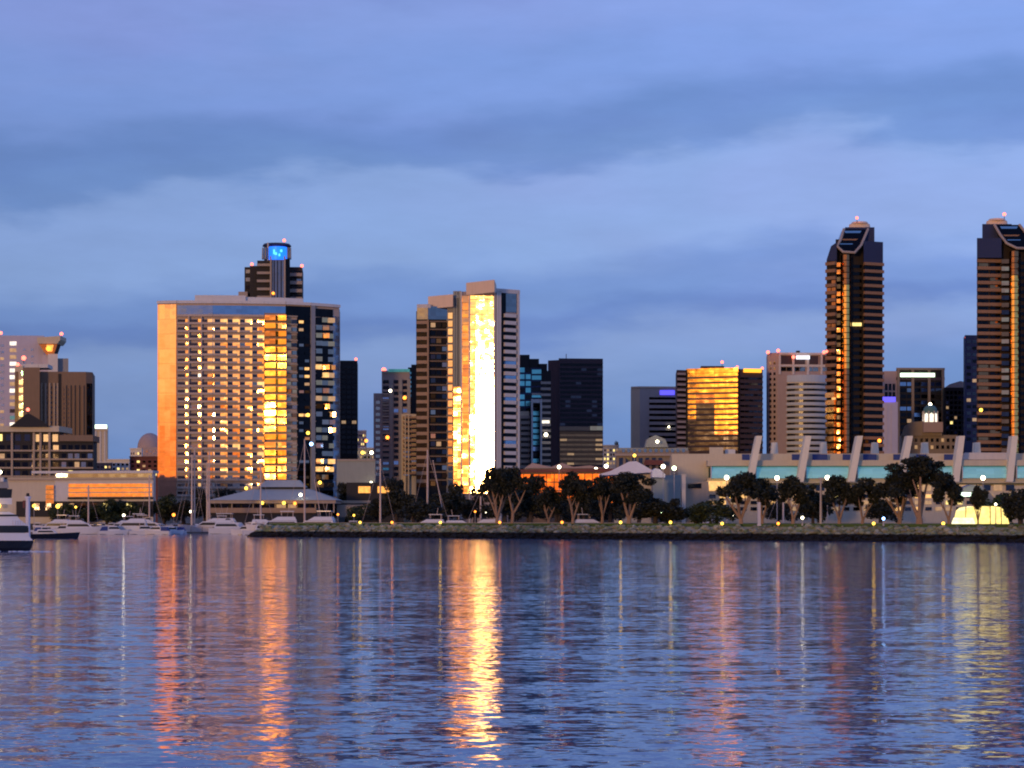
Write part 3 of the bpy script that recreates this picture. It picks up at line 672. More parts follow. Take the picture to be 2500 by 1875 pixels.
fr = chain(1874, 1060, (1898, -30), (2020, 5))
b = Bld('stone_bay_tower', 'pinkish stone tower with a rounded white banded front and red roof lights', fr)
b.body(862, 26, 'pink_wall', front=fr[:2]); b.body(864, 26, 'pink_wall', front=fr[1:])
b.grid(1876, 1896, 880, 1105, 17, 2, 0.5, 0.5, 'tint_glass')
for k in range(4):
    b.grid(1905 + k * 32, 1934 + k * 32, 868, 891, 1, 1, 0.95, 0.9, 'purple_brown_wall', out=0.25); b.grid(1905 + k * 32, 1934 + k * 32, 895, 909, 1, 2, 0.9, 0.7, 'tint_glass', out=0.25)
b.piers([1903, 1936, 1972, 2005], 5, 862, 915, 0.9, 'slab_white'); b.band(1900, 2020, 862, 867, 1.0, 'slab_white', 'cornice'); b.band(1900, 2020, 891, 896, 0.8, 'slab_white', 'cornice')
b.xz('sign', [(1944, 877), (1977, 877), (1977, 868), (1944, 868)], 'sign_white', 1056, 0.5)
c = (X(1961, 1068), 1067); rad = 13.4
m = MB('white_wall'); m.cyl(c, rad, rad, GZ, Z(924, 1060), 40); b.part('wall', m)
m = MB('shade_tinted_white'); m.cyl(c, rad + .35, rad + .1, Z(934, 1060), Z(917, 1060), 40); b.part('parapet', m)  # white bands; cool shade away from the sunset put into their colour
for k in range(13):
    m = MB('navy'); q = 937 + k * 13.6; m.cyl(c, rad + .12, rad + .12, Z(q + 5.4, 1060), Z(q, 1060), 40); b.part('window', m)
    m = MB('shade_tinted_white'); m.cyl(c, rad + .5, rad + .5, Z(q + 12.6, 1060), Z(q + 6.2, 1060), 40); b.part('spandrel', m)
for p, q in ((1875, 860), (1900, 856), (1937, 872), (2012, 860)): b.beacon(p, q, r=0.9, Y=1055, pole=0.8)
b.part('antenna', MB('dark_wall').box(X(1945, 1070), X(1953, 1070), 1070, 1073, Z(864, 1070), Z(856, 1070))); b.done()

# twin condominium towers
def condo(name, label, x0, x1, xn0, xn1, x2, x3, x4, dtop, ytop, Y, rim, drum, lit):
    """x0-x1 left balconies, xn0-xn1 rounded nose, x2 end of the black recess, x3-x4 right balconies"""
    dl = 3.5 if x1 - x0 < 40 else -1.5
    b = Bld(name, label, [(x0, Y), (x1, Y - dl), (xn0, Y + 2), (x2, Y + 3), (x3, Y - 1), (x4, Y + 3)])
    ys, yl, yr = dtop + 42, dtop + 95, dtop + 48
    b.part('wall', MB('umber_wall').prism([P(x1 - 2, Y + 1.6), P(xn0, Y + 2), P(x2, Y + 3), P(x3, Y), P(x3, Y + 26), P(x1 - 2, Y + 26)], GZ, Z(ys, Y)))
    m = MB('umber_wall'); m.prism([P(x0, Y), P(x1, Y - dl), P(x1, Y + 24), P(x0, Y + 22)], GZ, Z(yl, Y)); b.part('wall', m)
    b.xz('wall', [(x0, yl + 1), (x1 + 1, yl + 1), (x1 + 1, dtop + 50), (x0 + (x1 - x0) * .45, dtop + 60), (x0, dtop + 93)] if x1 - x0 < 40 else [(x0, yl + 1), (x1 + 1, yl + 1), (x1 + 1, yr), (x0, yr)], 'blue_dark', Y - 3, 22)
    m = MB('umber_wall'); m.prism([P(x3, Y - 1), P(x4, Y + 3), P(x4, Y + 26), P(x3, Y + 26)], GZ, Z(yr, Y)); b.part('wall', m)
    m = MB('blue_glass'); m.wall(P(x3, Y - 1), P(x4, Y + 3), Z(yr + 56, Y), Z(yr, Y), 0, 0.3); m.mats = ['blue_dark']; b.part('crown_glass', m)
    # crown body
    cx0, cx1 = drum[0] - 12, drum[1] + 7
    b.part('crown', MB('blue_dark').prism([P(cx0 + 6, Y + 5), P(cx1, Y + 5), P(cx1, Y + 24), P(cx0 + 6, Y + 24)], Z(ys + 5, Y), Z(dtop + 10, Y)))
    m = MB('glow_tinted_wall'); m.cyl((X((drum[0] + drum[1]) / 2, Y + 14), Y + 14), X(drum[1], Y) - X((drum[0] + drum[1]) / 2, Y), (X(drum[1], Y) - X((drum[0] + drum[1]) / 2, Y)) * .86, Z(dtop + 20, Y), Z(dtop - 4, Y), 28, None, 0.6); drum_o = b.part('roof_drum', m)
    m = MB('glow_tinted_wall'); q = X((drum[0] + drum[1]) / 2, Y + 14); m.cyl((q, Y + 14), 4.2, 3.6, Z(dtop - 4, Y), Z(dtop - 9, Y), 20); b.part('roof_cap', m, False, drum_o)
    # sloping oval front of the crown: glass plate leaning back, framed by a pale rim
    zr = [(px, py, Y - 4 + (rim[3][1] - py) * 0.14) for px, py in rim]
    pts = [Vector((X(px, yy), yy, Z(py, Y))) for px, py, yy in zr]
    plate = MB('black_glass'); n = len(pts); bk = [Vector((p.x, Y + 12, p.z)) for p in pts]
    plate.add(pts + bk, [tuple(range(n)), tuple(reversed(range(n, 2 * n)))] + [((i + 1) % n, i, n + i, n + (i + 1) % n) for i in range(n)]); front_o = b.part('crown_front', plate)
    b.part('rim', MB('slab_concrete').tube([p + Vector((0, -.5, .0)) for p in pts], 0.62, None, 8), False, front_o)
    midx = (rim[0][0] + rim[-1][0]) / 2
    for k, (f0, f1, mt) in enumerate(((0.12, 0.36, 'blue_glass'), (0.62, 0.86, 'blue_glass'), (0.44, 0.52, 'copper_slab'))):
        ya, yb = rim[0][1] + (rim[3][1] - rim[0][1]) * f0, rim[0][1] + (rim[3][1] - rim[0][1]) * f1
        hw = (rim[-1][0] - rim[0][0]) * (0.36 if f0 < .5 else 0.27); sh = (rim[3][0] - midx) * (f0 + f1) / 2
        m = MB(mt); m.xz([(midx + sh - hw, ya), (midx + sh - hw * .55, yb), (midx + sh + hw * .55, yb), (midx + sh + hw, ya)], Y - 4.4 + (rim[3][1] - ya) * .14, Y + 5); b.part('glass_band', m, False, front_o)
    # rounded nose, bronze glass; gold floors put the mirrored sunset into the tint
    cxn = (xn0 + xn1) / 2; rn = X(xn1, Y) - X(cxn, Y); cn = (X(cxn, Y - 1), Y - 1)
    nf = 42; y0, y1 = rim[3][1] + 6, 1240
    for i in range(nf):
        a = Z(y0 + (y1 - y0) * (i + 1) / nf, Y); c2 = Z(y0 + (y1 - y0) * i / nf, Y)
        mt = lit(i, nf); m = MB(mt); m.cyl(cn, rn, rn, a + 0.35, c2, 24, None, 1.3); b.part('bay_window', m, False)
    m = MB('umber_wall'); m.cyl(cn, rn * .93, rn * .93, GZ, Z(y0, Y), 20, None, 1.2); b.part('bay_core', m)
    # balcony bands
    nb = 34; ya = dtop + 100
    for i in range(nb):
        q = ya + i * 17.7; 
        if q > 1225: break
        u = i / nb
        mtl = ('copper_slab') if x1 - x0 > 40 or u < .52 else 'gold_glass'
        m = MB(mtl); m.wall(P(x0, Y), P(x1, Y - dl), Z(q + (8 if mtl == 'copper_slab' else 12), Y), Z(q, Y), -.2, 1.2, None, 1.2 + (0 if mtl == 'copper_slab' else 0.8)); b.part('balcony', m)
        m = MB('copper_slab'); m.wall(P(x3, Y - 1), P(x4, Y + 3), Z(q + 7.2, Y), Z(q, Y), -.2, 1.3); b.part('balcony', m)
        for (p, r0, r1, y_0, y_1) in ((x0, .06, .46, Y, Y - 3.5), (x0, .54, .94, Y, Y - 3.5)):
            A = P(x0 + (x1 - x0) * r0, Y - dl * r0); B_ = P(x0 + (x1 - x0) * r1, Y - dl * r1)
            m = MB(pick((6, 'black_glass'), (2, 'bronze_glass'), (.12, 'lit_warm'))); m.wall(A, B_, Z(q + 17, Y), Z(q + 9.5, Y), -.1, .25); s_ = ((X(x1, Y) - X(x0, Y)) * 10, m); b.win.append(s_)
        A = P(x3 + 2, Y - 1); B_ = P(x4 - 2, Y + 3); m = MB('black_glass'); m.wall(A, B_, Z(q + 17, Y), Z(q + 8.5, Y), -.1, .25); b.win.append((50, m))
        for (a_, c_) in ((x1 + 1, xn0 - 1),):
            m = MB(pick((3, 'amber_glass'), (4, 'bronze_glass'), (3, 'dark_glass'))); m.wall(P(a_, Y - 2.5), P(c_, Y - 2.9), Z(q + 12, Y), Z(q + 2, Y), -1.5, 0.3); b.win.append((40, m))
        if xn1 < x2 - 10:
            m = MB(pick((26, 'black_glass'), (1, 'lit_dim'), (.5, 'lit_yellow'))); m.wall(P(xn1 + 4, Y + 2.4), P(x2 - 3, Y + 2.8), Z(q + 12, Y), Z(q + 4, Y), -.2, .35); b.win.append((30, m))
    return b
b = condo('condominium_tower', 'left one of the twin dark condominium towers, whole, with a sloping oval crown', 2018, 2042, 2053, 2077, 2106, 2108, 2155, 541, 540, 950,
          [(2060, 556), (2052, 585), (2043, 603), (2058, 618), (2086, 620), (2102, 600), (2119, 556)], (2069, 2128),
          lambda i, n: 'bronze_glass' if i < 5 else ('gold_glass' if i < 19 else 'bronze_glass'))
b.beacon(2092, 532, r=0.7, Y=960); b.beacon(2018, 858, r=0.7, Y=946, pole=0); b.beacon(2147, 1076, 'lamp_orange', 0.9, 946, 'lamp', 0); b.done()
b = condo('condominium_tower', 'right one of the twin dark condominium towers, cut by the picture edge', 2385, 2444, 2464, 2487, 2514, 2516, 2562, 533, 532, 940,
          [(2427, 545), (2441, 572), (2457, 596), (2482, 609), (2512, 610), (2520, 590), (2488, 545)], (2404, 2463),
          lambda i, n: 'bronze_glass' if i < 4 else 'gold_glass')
b.beacon(2452, 523, r=0.8, Y=946); b.beacon(2395, 1001, 'lamp_yellow', 0.8, 932, 'lamp', 0); b.done()

b = Bld('thin_tower', 'thin midnight blue tower right behind the right twin tower', chain(2356, 1150, (2388, 6))); b.body(818, 20, 'blue_dark')
b.grid(2358, 2386, 826, 1080, 16, 2, 0.7, 0.5, lambda i, j: pick((10, 'dark_glass'), (10, 'black_glass'), (1, 'lit_dim'))); b.beacon(2359, 824, r=0.9); b.done()
fr = chain(2158, 1200, (2190, 0), (2306, 3))
b = Bld('sign_tower', 'dark gridded office tower with a long white-green lit sign between the twin towers', fr)
b.body(900, 26, 'black_wall', front=fr[1:]); b.body(906, 26, 'pink_wall', front=fr[:2], name='wall')
b.band(2188, 2306, 898, 903, 0.8, 'stone_wall', 'cornice'); b.piers([2193, 2228, 2268, 2302], 6, 903, None, 0.9, 'stone_wall'); b.band(2188, 2306, 921, 928, 0.6, 'purple_brown_wall')
b.grid(2196, 2300, 930, 1080, 10, 6, 0.85, 0.6, lambda i, j: pick((10, 'black_glass'), (5, 'blue_glass'), (1, 'grey_glass'), (.4, 'lit_dim')))
b.band(2198, 2281, 911, 920, 1.1, 'sign_green_white', 'sign')
b.grid(2159, 2187, 935, 975, 2, 3, 0.7, 0.8, 'black_glass'); b.done()
b = Bld('pale_column_tower', 'narrow pale windowless tower with a blue lit top beside the left twin tower', chain(2156, 1120, (2192, 0))); b.body(981, 20, 'lavender_wall')
b.band(2155, 2186, 969, 981, 0.6, 'sign_violet', 'sign', -6); b.piers([2166, 2178], 3, 985, None, 0.4, 'lavender_wall', 'rib'); b.done()
b = Bld('dark_flat_tower', 'dark flat block with scattered lit windows beside the thin blue tower', chain(2304, 1180, (2360, 0))); b.body(946, 20, 'black_wall')
b.xz('gable', [(2304, 948), (2360, 948), (2360, 934), (2345, 930), (2318, 938)], 'grey_wall', 1181, 18)
b.grid(2308, 2358, 952, 1075, 10, 5, 0.6, 0.55, lambda i, j: pick((12, 'black_glass'), (3, 'blue_glass'), (1.6, 'lit_dim'), (1, 'lit_yellow'))); b.done()
# lit cupola on a stone block
b = Bld('cupola_building', 'tan stone block with arched shoulders and a lit cupola between the twin towers', chain(2200, 1010, (2338, 2)))
b.body(1062, 24, 'stone_wall')
b.xz('wall', [(2200, 1064), (2300, 1064), (2298, 1048), (2285, 1036), (2262, 1028), (2225, 1030), (2208, 1040)], 'stone_wall', 1009, 20)
b.part('wall', MB('pink_wall').box(X(2255, 1006), X(2302, 1006), 1006, 1022, Z(1055, 1006), Z(1030, 1006)))
m = MB('lit_white'); m.cyl((X(2271, 1010), 1010), 3.6, 3.2, Z(1031, 1006), Z(1003, 1006), 8); cup = b.part('cupola', m)
for k in range(8):
    t = 2 * math.pi * (k + .5) / 8; b.part('pillar', MB('slab_white').cyl((X(2271, 1010) + 3.6 * math.cos(t), 1010 + 3.6 * math.sin(t)), .35, .35, Z(1031, 1006), Z(1003, 1006), 6), False, cup)
m = MB('teal_wall'); m.ball((X(2271, 1010), 1010, Z(1003, 1006)), 3.5, None, 14, 8, 0.9); b.part('dome', m, True, cup)
b.beacon(2271, 987, 'lamp_white', 0.8, 1010, 'lamp', 1)
b.grid(2204, 2334, 1066, 1100, 2, 10, 0.5, 0.5, lambda i, j: pick((6, 'tint_glass'), (1, 'lit_dim'))); b.done()

# ================================================================ setting
def sheet(name, pts, z, mat, label=None):
    m = MB(mat); n = len(pts); m.add([(x, y, z) for x, y in pts], [tuple(range(n))]); o = m.build(name); o['kind'] = 'structure'; return o
m_, t, bb = newmat('water_surface')
ge = t.n.new('ShaderNodeNewGeometry'); p = ge.outputs['Position']
def slope(scale, sx, amp, det=2.0, off=0.0):
    n = t.noise(t.vm('ADD', t.vm('MULTIPLY', p, (sx, 1, 1)), (off, off, 0)), scale, det, 0.55).outputs['Color']
    return t.vm('MULTIPLY', t.vm('SUBTRACT', n, (0.5, 0.5, 0.5)), (amp * 0.8, amp * 1.7, 0))
s_ = t.vm('ADD', t.vm('ADD', slope(1.5, 0.38, 0.16, 3.0), slope(0.5, 0.45, 0.07, 2.0, 31)), t.vm('ADD', slope(4.5, 0.5, 0.19, 2.0, 13), slope(0.06, 0.5, 0.02, 2.0, 77)))
calm = t.noise(t.vm('MULTIPLY', p, (0.3, 1, 1)), 0.012, 3.0).outputs['Fac']
s_ = t.vm('SCALE', s_, scale=t.m('ADD', 0.65, t.m('MULTIPLY', calm, 0.7)))
t.link(t.vm('NORMALIZE', t.vm('ADD', (0, 0, 1), s_)), bb.inputs['Normal'])
bb.inputs['Base Color'].default_value = (0.085, 0.18, 0.37, 1); bb.inputs['Roughness'].default_value = 0.05; bb.inputs['IOR'].default_value = 1.36
sheet('water', [(-9000, -9000), (9000, -9000), (9000, 3000), (-9000, 3000)], 0.0, 'water_surface')
matte('lawn', (0.075, 0.13, 0.03), 0.95, 0.5, 1.5); matte('city_ground', (0.06, 0.06, 0.058), 0.9); matte('hill_side', (0.035, 0.045, 0.055), 0.95, 0.4, 0.02)
m = MB('city_ground'); m.prism([(-9000, 832), (-70, 832), (60, 800), (9000, 800), (9000, 30000), (-9000, 30000)], -2.0, GZ); m.build('ground')['kind'] = 'structure'
# peninsula park
SH = [(-78, 612), (-60, 604), (-20, 570), (20, 535), (62, 500), (115, 452), (200, 400), (420, 330)]
inner = [(420, 560), (200, 560), (100, 580), (30, 622), (-40, 650), (-76, 640)]
inset = [(-72, 618), (-57, 611.5), (-17, 577.5), (23, 542.5), (65, 507.5), (118, 459.5), (203, 407.5), (422, 337.5)]
m = MB('lawn'); m.prism(inset + inner, -1.0, 4.1); m.build('park_lawn')['kind'] = 'structure'
m = MB('hill_side'); N = 90
pts = []
rr = random.Random(3)
ph = [rr.uniform(0, 6) for _ in range(6)]
for i in range(N + 1):
    x = -1400 + 2800 * i / N
    h = 48 + 10 * math.sin(x * .004 + ph[0]) + 6 * math.sin(x * .013 + ph[1]) + 3 * math.sin(x * .05 + ph[2]) + rr.uniform(-1.2, 1.2)
    pts.append((x, h))
vs = []
for x, h in pts: vs += [(x, 2200, 3.0), (x, 2500, h), (x, 3300, h * 1.1)]
m.add(vs, [(3 * i, 3 * i + 3, 3 * i + 4, 3 * i + 1) for i in range(N)] + [(3 * i + 1, 3 * i + 4, 3 * i + 5, 3 * i + 2) for i in range(N)])
m.build('hills')['kind'] = 'structure'

# ================================================================ rock embankment
def mixmat(name, c, c2, scale, zwet):
    m, t, b = newmat(name)
    ge = t.n.new('ShaderNodeNewGeometry'); p = ge.outputs['Position']
    rnd = ge.outputs['Random Per Island']
    colr = t.ramp(rnd, [(0, c), (0.35, tuple(x * .55 for x in c)), (0.6, c2), (0.85, tuple(x * 1.25 for x in c)), (1, tuple(x * .8 for x in c2))])
    z = t.sep(p)[2]
    n = t.noise(p, 0.6, 3.0).outputs['Fac']
    wet = t.smooth(t.m('ADD', z, t.m('MULTIPLY', n, 0.7)), zwet, zwet + 0.35)
    t.link(t.mix(wet, (0.004, 0.004, 0.005), colr), b.inputs['Base Color'])
    b.inputs['Roughness'].default_value = 0.9
    return m
mixmat('riprap', (0.34, 0.33, 0.25), (0.18, 0.23, 0.11), 1.0, 1.9)
def rock_mass(path, seed, z_hi=3.7, width=6.0, per_m=7.5):
    rr = random.Random(seed); m = MB('riprap')
    # base slope
    lens = [math.dist(path[i], path[i + 1]) for i in range(len(path) - 1)]
    for (a, b_) in zip(path, path[1:]):
        L = math.dist(a, b_); d = ((b_[0] - a[0]) / L, (b_[1] - a[1]) / L); n = (-d[1], d[0])
        vs = [(a[0], a[1], -.6), (b_[0], b_[1], -.6), (b_[0] + n[0] * width, b_[1] + n[1] * width, z_hi - .35), (a[0] + n[0] * width, a[1] + n[1] * width, z_hi - .35)]
        m.add(vs + [(v[0], v[1], -3) for v in vs], [(0, 1, 2, 3), (4, 5, 1, 0), (7, 3, 2, 6), (3, 7, 4, 0), (1, 5, 6, 2)])
        for k in range(int(L * per_m)):
            u = rr.random(); v_ = rr.random(); r = rr.uniform(.35, .95)
            c = (a[0] + d[0] * u * L + n[0] * v_ * width, a[1] + d[1] * u * L + n[1] * v_ * width, -.3 + (z_hi + .25 - .3) * v_ + rr.uniform(-.1, .15))
            o = len(m.v); ax = [r * rr.uniform(.7, 1.35) for _ in range(3)]; th = rr.random() * 3.14
            base = [(1, 0, 0), (0, 1, 0), (-1, 0, 0), (0, -1, 0), (0, 0, 1), (0, 0, -1), (.7, .7, .6), (-.7, .6, .7), (-.7, -.7, .5), (.6, -.7, .6)]
            vs = []
            for q in base:
                x, y, z = (q[0] * ax[0] * rr.uniform(.8, 1.15), q[1] * ax[1] * rr.uniform(.8, 1.15), q[2] * ax[2] * .8)
                vs.append((c[0] + x * math.cos(th) - y * math.sin(th), c[1] + x * math.sin(th) + y * math.cos(th), c[2] + z))
            m.add(vs, [(4, 6, 7), (4, 7, 8), (4, 8, 9), (4, 9, 6), (6, 0, 1), (6, 1, 7), (7, 1, 2), (7, 2, 8), (8, 2, 3), (8, 3, 9), (9, 3, 0), (9, 0, 6), (5, 1, 0), (5, 2, 1), (5, 3, 2), (5, 0, 3)])
    return m
rk = rock_mass([(-80, 622)] + SH, 5).build('riprap_boulders'); tag(rk, 'grey and olive boulders of the breakwater slope', None, None, 'stuff')
# old stone curb edge behind the lawn: a low pale promenade wall on the inner side
m = MB('slab_concrete')
for a, c in zip(inner[::-1], inner[::-1][1:]): m.wall(a, c, 3.6, 4.25, 0, 0.5)
tag(m.build('promenade_wall'), 'low pale promenade wall at the back of the waterfront lawn', 'wall')
# far quay wall
def Yfront(px):
    """distance of the embankment waterline at a photo column"""
    k = (px - 1250) / F
    for (x0, y0), (x1, y1) in zip(SH, SH[1:]):
        # x = k*y on segment
        d = (x1 - x0) - k * (y1 - y0)
        if abs(d) < 1e-9: continue
        t = (k * y0 - x0) / d
        if 0 <= t <= 1: return y0 + t * (y1 - y0)
    return 600.0

# ================================================================ convention centre and low waterfront buildings
b = Bld('convention_center', 'long beige convention center with teal barrel glass bays and leaning concrete fins', chain(1590, 720, (1727, 0), (2620, -2)))
b.body(1106, 50, 'cream_wall', front=[(1640, b.at(1640)[1] + 8), (1740, b.at(1740)[1] + 8), (2620, b.at(2620)[1] + 8)])
b.body(1186, 40, 'cream_wall', front=b.front[1:]); b.body(1140, 30, 'cream_wall', front=[(1655, b.at(1655)[1] + 3), (1730, b.at(1730)[1] + 3)])
b.part('wall', MB('cream_wall').prism([P(1732, 745), P(1766, 745), P(1766, 760), P(1732, 760)], GZ, Z(1092, 745)))
b.part('roof_box', MB('white_wall').prism([P(1770, 750), P(1795, 750), P(1795, 760), P(1770, 760)], GZ, Z(1097, 750)))
b.band(1727, 2620, 1124, 1138, 1.4, 'cream_wall', 'fascia', -8); b.band(1727, 2620, 1167, 1180, 0.8, 'cream_wall', 'fascia', -3)
FX = [(1854, 1832), (1974, 1954), (2100, 2079), (2222, 2200), (2349, 2334), (2478, 2466), (2604, 2592)]
edges = [1729] + [f[1] + 6 for f in FX]
for i, (a_, c_) in enumerate(zip(edges, edges[1:])):
    # barrel-curved glass: four tilting courses
    a_ += 6; c_ -= 8
    prev = None
    mm = MB('teal_wall')
    for k in range(5):
        th = R(90 * k / 5); th2 = R(90 * (k + 1) / 5)
        z0 = b.z(1168) + (b.z(1139) - b.z(1168)) * math.sin(th); z1 = b.z(1168) + (b.z(1139) - b.z(1168)) * math.sin(th2)
        o0 = 3.2 * math.cos(th); o1 = 3.2 * math.cos(th2)
        A, B = Vector(b.at(a_)), Vector(b.at(c_)); n = Vector((0.0, -1.0))
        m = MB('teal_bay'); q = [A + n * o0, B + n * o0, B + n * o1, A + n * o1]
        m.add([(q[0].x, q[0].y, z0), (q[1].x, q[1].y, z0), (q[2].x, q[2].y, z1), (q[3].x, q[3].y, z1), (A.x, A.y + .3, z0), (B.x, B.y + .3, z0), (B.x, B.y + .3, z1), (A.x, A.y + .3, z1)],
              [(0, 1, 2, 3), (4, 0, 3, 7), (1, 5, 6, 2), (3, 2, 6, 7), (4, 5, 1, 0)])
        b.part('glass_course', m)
    for x in (a_, c_): b.part('mullion', MB('slab_white').wall(b.at(x - 1), b.at(x + 1), b.z(1169), b.z(1139), 0, 3.3))
for (tp, bt) in FX:
    b.xz('fin', [(bt - 9, 1176), (bt + 8, 1176), (tp + 7, 1064), (tp - 7, 1064)], 'fin_concrete', 712, 5)
    b.xz('pylon', [(tp + 30, 1108), (tp + 46, 1108), (tp + 44, 1080), (tp + 32, 1080)], 'fin_concrete', 740, 4)
for p0, p1 in ((1812, 1830), (1934, 1953), (1984, 2020), (2058, 2076), (2108, 2140), (2182, 2200), (2238, 2262), (2306, 2328)):
    m = MB('canvas_blue'); m.xz([(p0, 1123), (p1, 1123), (p1, 1109), (p0, 1109)], 723, 724); b.part('awning', m)
b.xz('parapet', [(2352, 1122), (2460, 1122), (2460, 1105), (2358, 1105)], 'slab_white', 722, 3)
b.grid(1727, 2480, 1182, 1200, 1, 26, 0.7, 0.8, lambda i, j: 'lit_warm' if j < 2 else pick((4, 'lit_dim'), (2, 'lit_warm'), (4, 'dark_glass')), out=0.4)
b.grid(1727, 2480, 1204, 1250, 3, 30, 0.6, 0.55, lambda i, j: pick((5, 'dark_glass'), (3, 'lit_dim'), (1.5, 'lit_warm'), (.8, 'lit_yellow')), out=0.3)
b.band(1725, 1778, 1175, 1188, 1.6, 'lit_warm', 'lit_window')
b.xz('wall', [(1590, 1262), (1662, 1262), (1662, 1160), (1590, 1160)], 'sage_wall', 700, 16)
b.xz('wall', [(1672, 1262), (1730, 1262), (1730, 1175), (1672, 1180)], 'beige_wall', 706, 12)
b.xz('window', [(1680, 1192), (1712, 1192), (1712, 1180), (1680, 1182)], 'black_glass', 705.6, .4)
b.done()
b = Bld('low_office', 'long dark building mirroring deep orange through the trees', chain(1240, 760, (1505, -17)))
b.body(1148, 20, 'brown_wall'); b.band(1240, 1505, 1146, 1154, 1.0, 'red_brick', 'cornice')
b.grid(1242, 1503, 1157, 1240, 4, 14, 0.88, 0.86, 'copper_glass', out=0.4); b.done()
b = Bld('low_office', 'dark low block with two orange lit openings right of the curved hotel', chain(846, 840, (985, 0)))
b.body(1178, 20, 'dark_wall'); b.grid(866, 960, 1187, 1204, 1, 2, 0.62, 0.95, 'lit_amber'); b.band(822, 905, 1222, 1229, 1.0, 'beige_wall', 'canopy')
b.part('wing', MB('beige_wall').xz([(822, 1262), (902, 1262), (902, 1232), (822, 1232)], 830, 836)); b.done()
b = Bld('garden_building', 'grey-green terrace building with planted arcades left of the convention center', chain(1505, 800, (1682, 0)))
b.body(1092, 20, 'sage_wall', front=[(1510, 806), (1680, 806)]); b.body(1100, 20, 'stone_wall'); b.band(1500, 1684, 1108, 1113, 1.4, 'slab_concrete', 'cornice')
b.grid(1508, 1620, 1116, 1150, 1, 7, 0.6, 0.9, lambda i, j: pick((3, 'dark_glass'), (1, 'tint_glass')))
b.grid(1515, 1675, 1094, 1106, 1, 12, 0.5, 0.7, 'tint_glass', out=0.2)
b.xz('gable', [(1575, 1092), (1632, 1092), (1624, 1072), (1600, 1062), (1580, 1072)], 'sage_wall', 804, 8)
b.xz('planter', [(1572, 1135), (1622, 1135), (1618, 1124), (1576, 1122)], 'red_brick', 792, 4)
b.beacon(1605, 1078, 'lamp_white', 0.6, 800, 'lamp', 0); b.done()
b = Bld('tent_pavilion', 'beige pavilion under a wide white peaked roof above the orange block', chain(1500, 690, (1590, 0)), cat='pavilion')
b.body(1158, 14, 'cream_wall')
m = MB('tent_white'); Y0 = 686
prof = [(1462, 1158), (1490, 1150), (1518, 1136), (1536, 1127), (1554, 1126), (1572, 1136), (1594, 1149)]
b.xz('roof', prof + [(1594, 1153), (1462, 1161)], 'tent_white', 684, 22); b.done()
b = Bld('tent_pavilion', 'small white arched tent between the peaked pavilion and the grey-green wall', chain(1592, 680, (1624, 0)), cat='pavilion')
b.xz('roof', [(1592, 1165), (1592, 1150), (1600, 1143), (1612, 1146), (1624, 1158), (1624, 1166)], 'tent_white', 678, 10); b.xz('wall', [(1594, 1262), (1622, 1262), (1622, 1168), (1594, 1168)], 'sage_wall', 679, 7); b.done()
b = Bld('gabled_building', 'low grey gabled building peeping over the orange block, with two white lights', chain(1280, 820, (1475, 0)))
b.body(1142, 16, 'sage_wall'); b.xz('roof', [(1280, 1143), (1475, 1143), (1440, 1136), (1400, 1140), (1372, 1130), (1345, 1140), (1300, 1130)], 'pink_wall', 818, 18)
b.grid(1285, 1470, 1144, 1152, 1, 12, 0.5, 0.7, 'dark_glass'); b.done()
# restaurant pavilion with hipped grey roofs
b = Bld('waterfront_restaurant', 'wide restaurant pavilion with stacked grey hipped roofs in front of the curved hotel', chain(512, 812, (820, 0)), cat='restaurant')
Yr = 812
def hip(x0, x1, yb, t0, t1, yt, Ya, Yb, inset, mat):
    a0, a1 = X(x0, Ya), X(x1, Ya); c0, c1 = X(t0, Ya), X(t1, Ya); z0, z1 = Z(yb, Ya), Z(yt, Ya)
    m = MB(mat); m.hexa([(a0, Ya, z0), (a1, Ya, z0), (a1, Yb, z0), (a0, Yb, z0), (c0, Ya + inset, z1), (c1, Ya + inset, z1), (c1, Yb - inset, z1), (c0, Yb - inset, z1)]); return m
b.part('roof', hip(508, 824, 1221, 612, 748, 1193, 808, 838, 10, 'roof_grey')); b.part('upper_wall', MB('dark_wall').box(X(632, 818), X(740, 818), 818.5, 828, Z(1194, 818), Z(1188, 818)))
b.part('upper_roof', hip(628, 744, 1189, 648, 728, 1172, 817, 829, 3, 'roof_grey'))
b.part('fascia', MB('slab_concrete').box(X(512, 810), X(820, 810), 809, 837, Z(1229, 810), Z(1221.3, 810)))
b.part('wall', MB('dark_wall').box(X(530, 816), X(800, 816), 816, 834, GZ, Z(1229.3, 816)))
b.part('terrace', MB('slab_tan').box(X(508, 806), X(772, 806), 805.5, 815.8, Z(1252, 806), Z(1240, 806)))
for p in (512, 566, 618, 672, 724, 770, 815): b.part('pillar', MB('slab_concrete').box(X(p, 811) - .25, X(p, 811) + .25, 811, 811.5, Z(1252, 811), Z(1229.4, 811)))
b.part('base', MB('dark_wall').box(X(508, 806), X(772, 806), 806.5, 815.7, GZ - 1, Z(1252.2, 806)))
for j in range(9):
    b.part('window', MB(pick((3, 'black_glass'), (1, 'lit_dim'))).box(X(535 + j * 28, 816), X(558 + j * 28, 816), 815.85, 816, Z(1240, 816), Z(1231, 816)))
for p, q, c in ((640, 1228, 'lamp_yellow'), (693, 1228, 'lamp_yellow'), (720, 1229, 'lamp_orange'), (734, 1208, 'lamp_white'), (601, 1192, 'lamp_yellow')): b.beacon(p, q, c, 0.65, 807.5 if q > 1200 else 805, 'lamp', 0)
b.done()
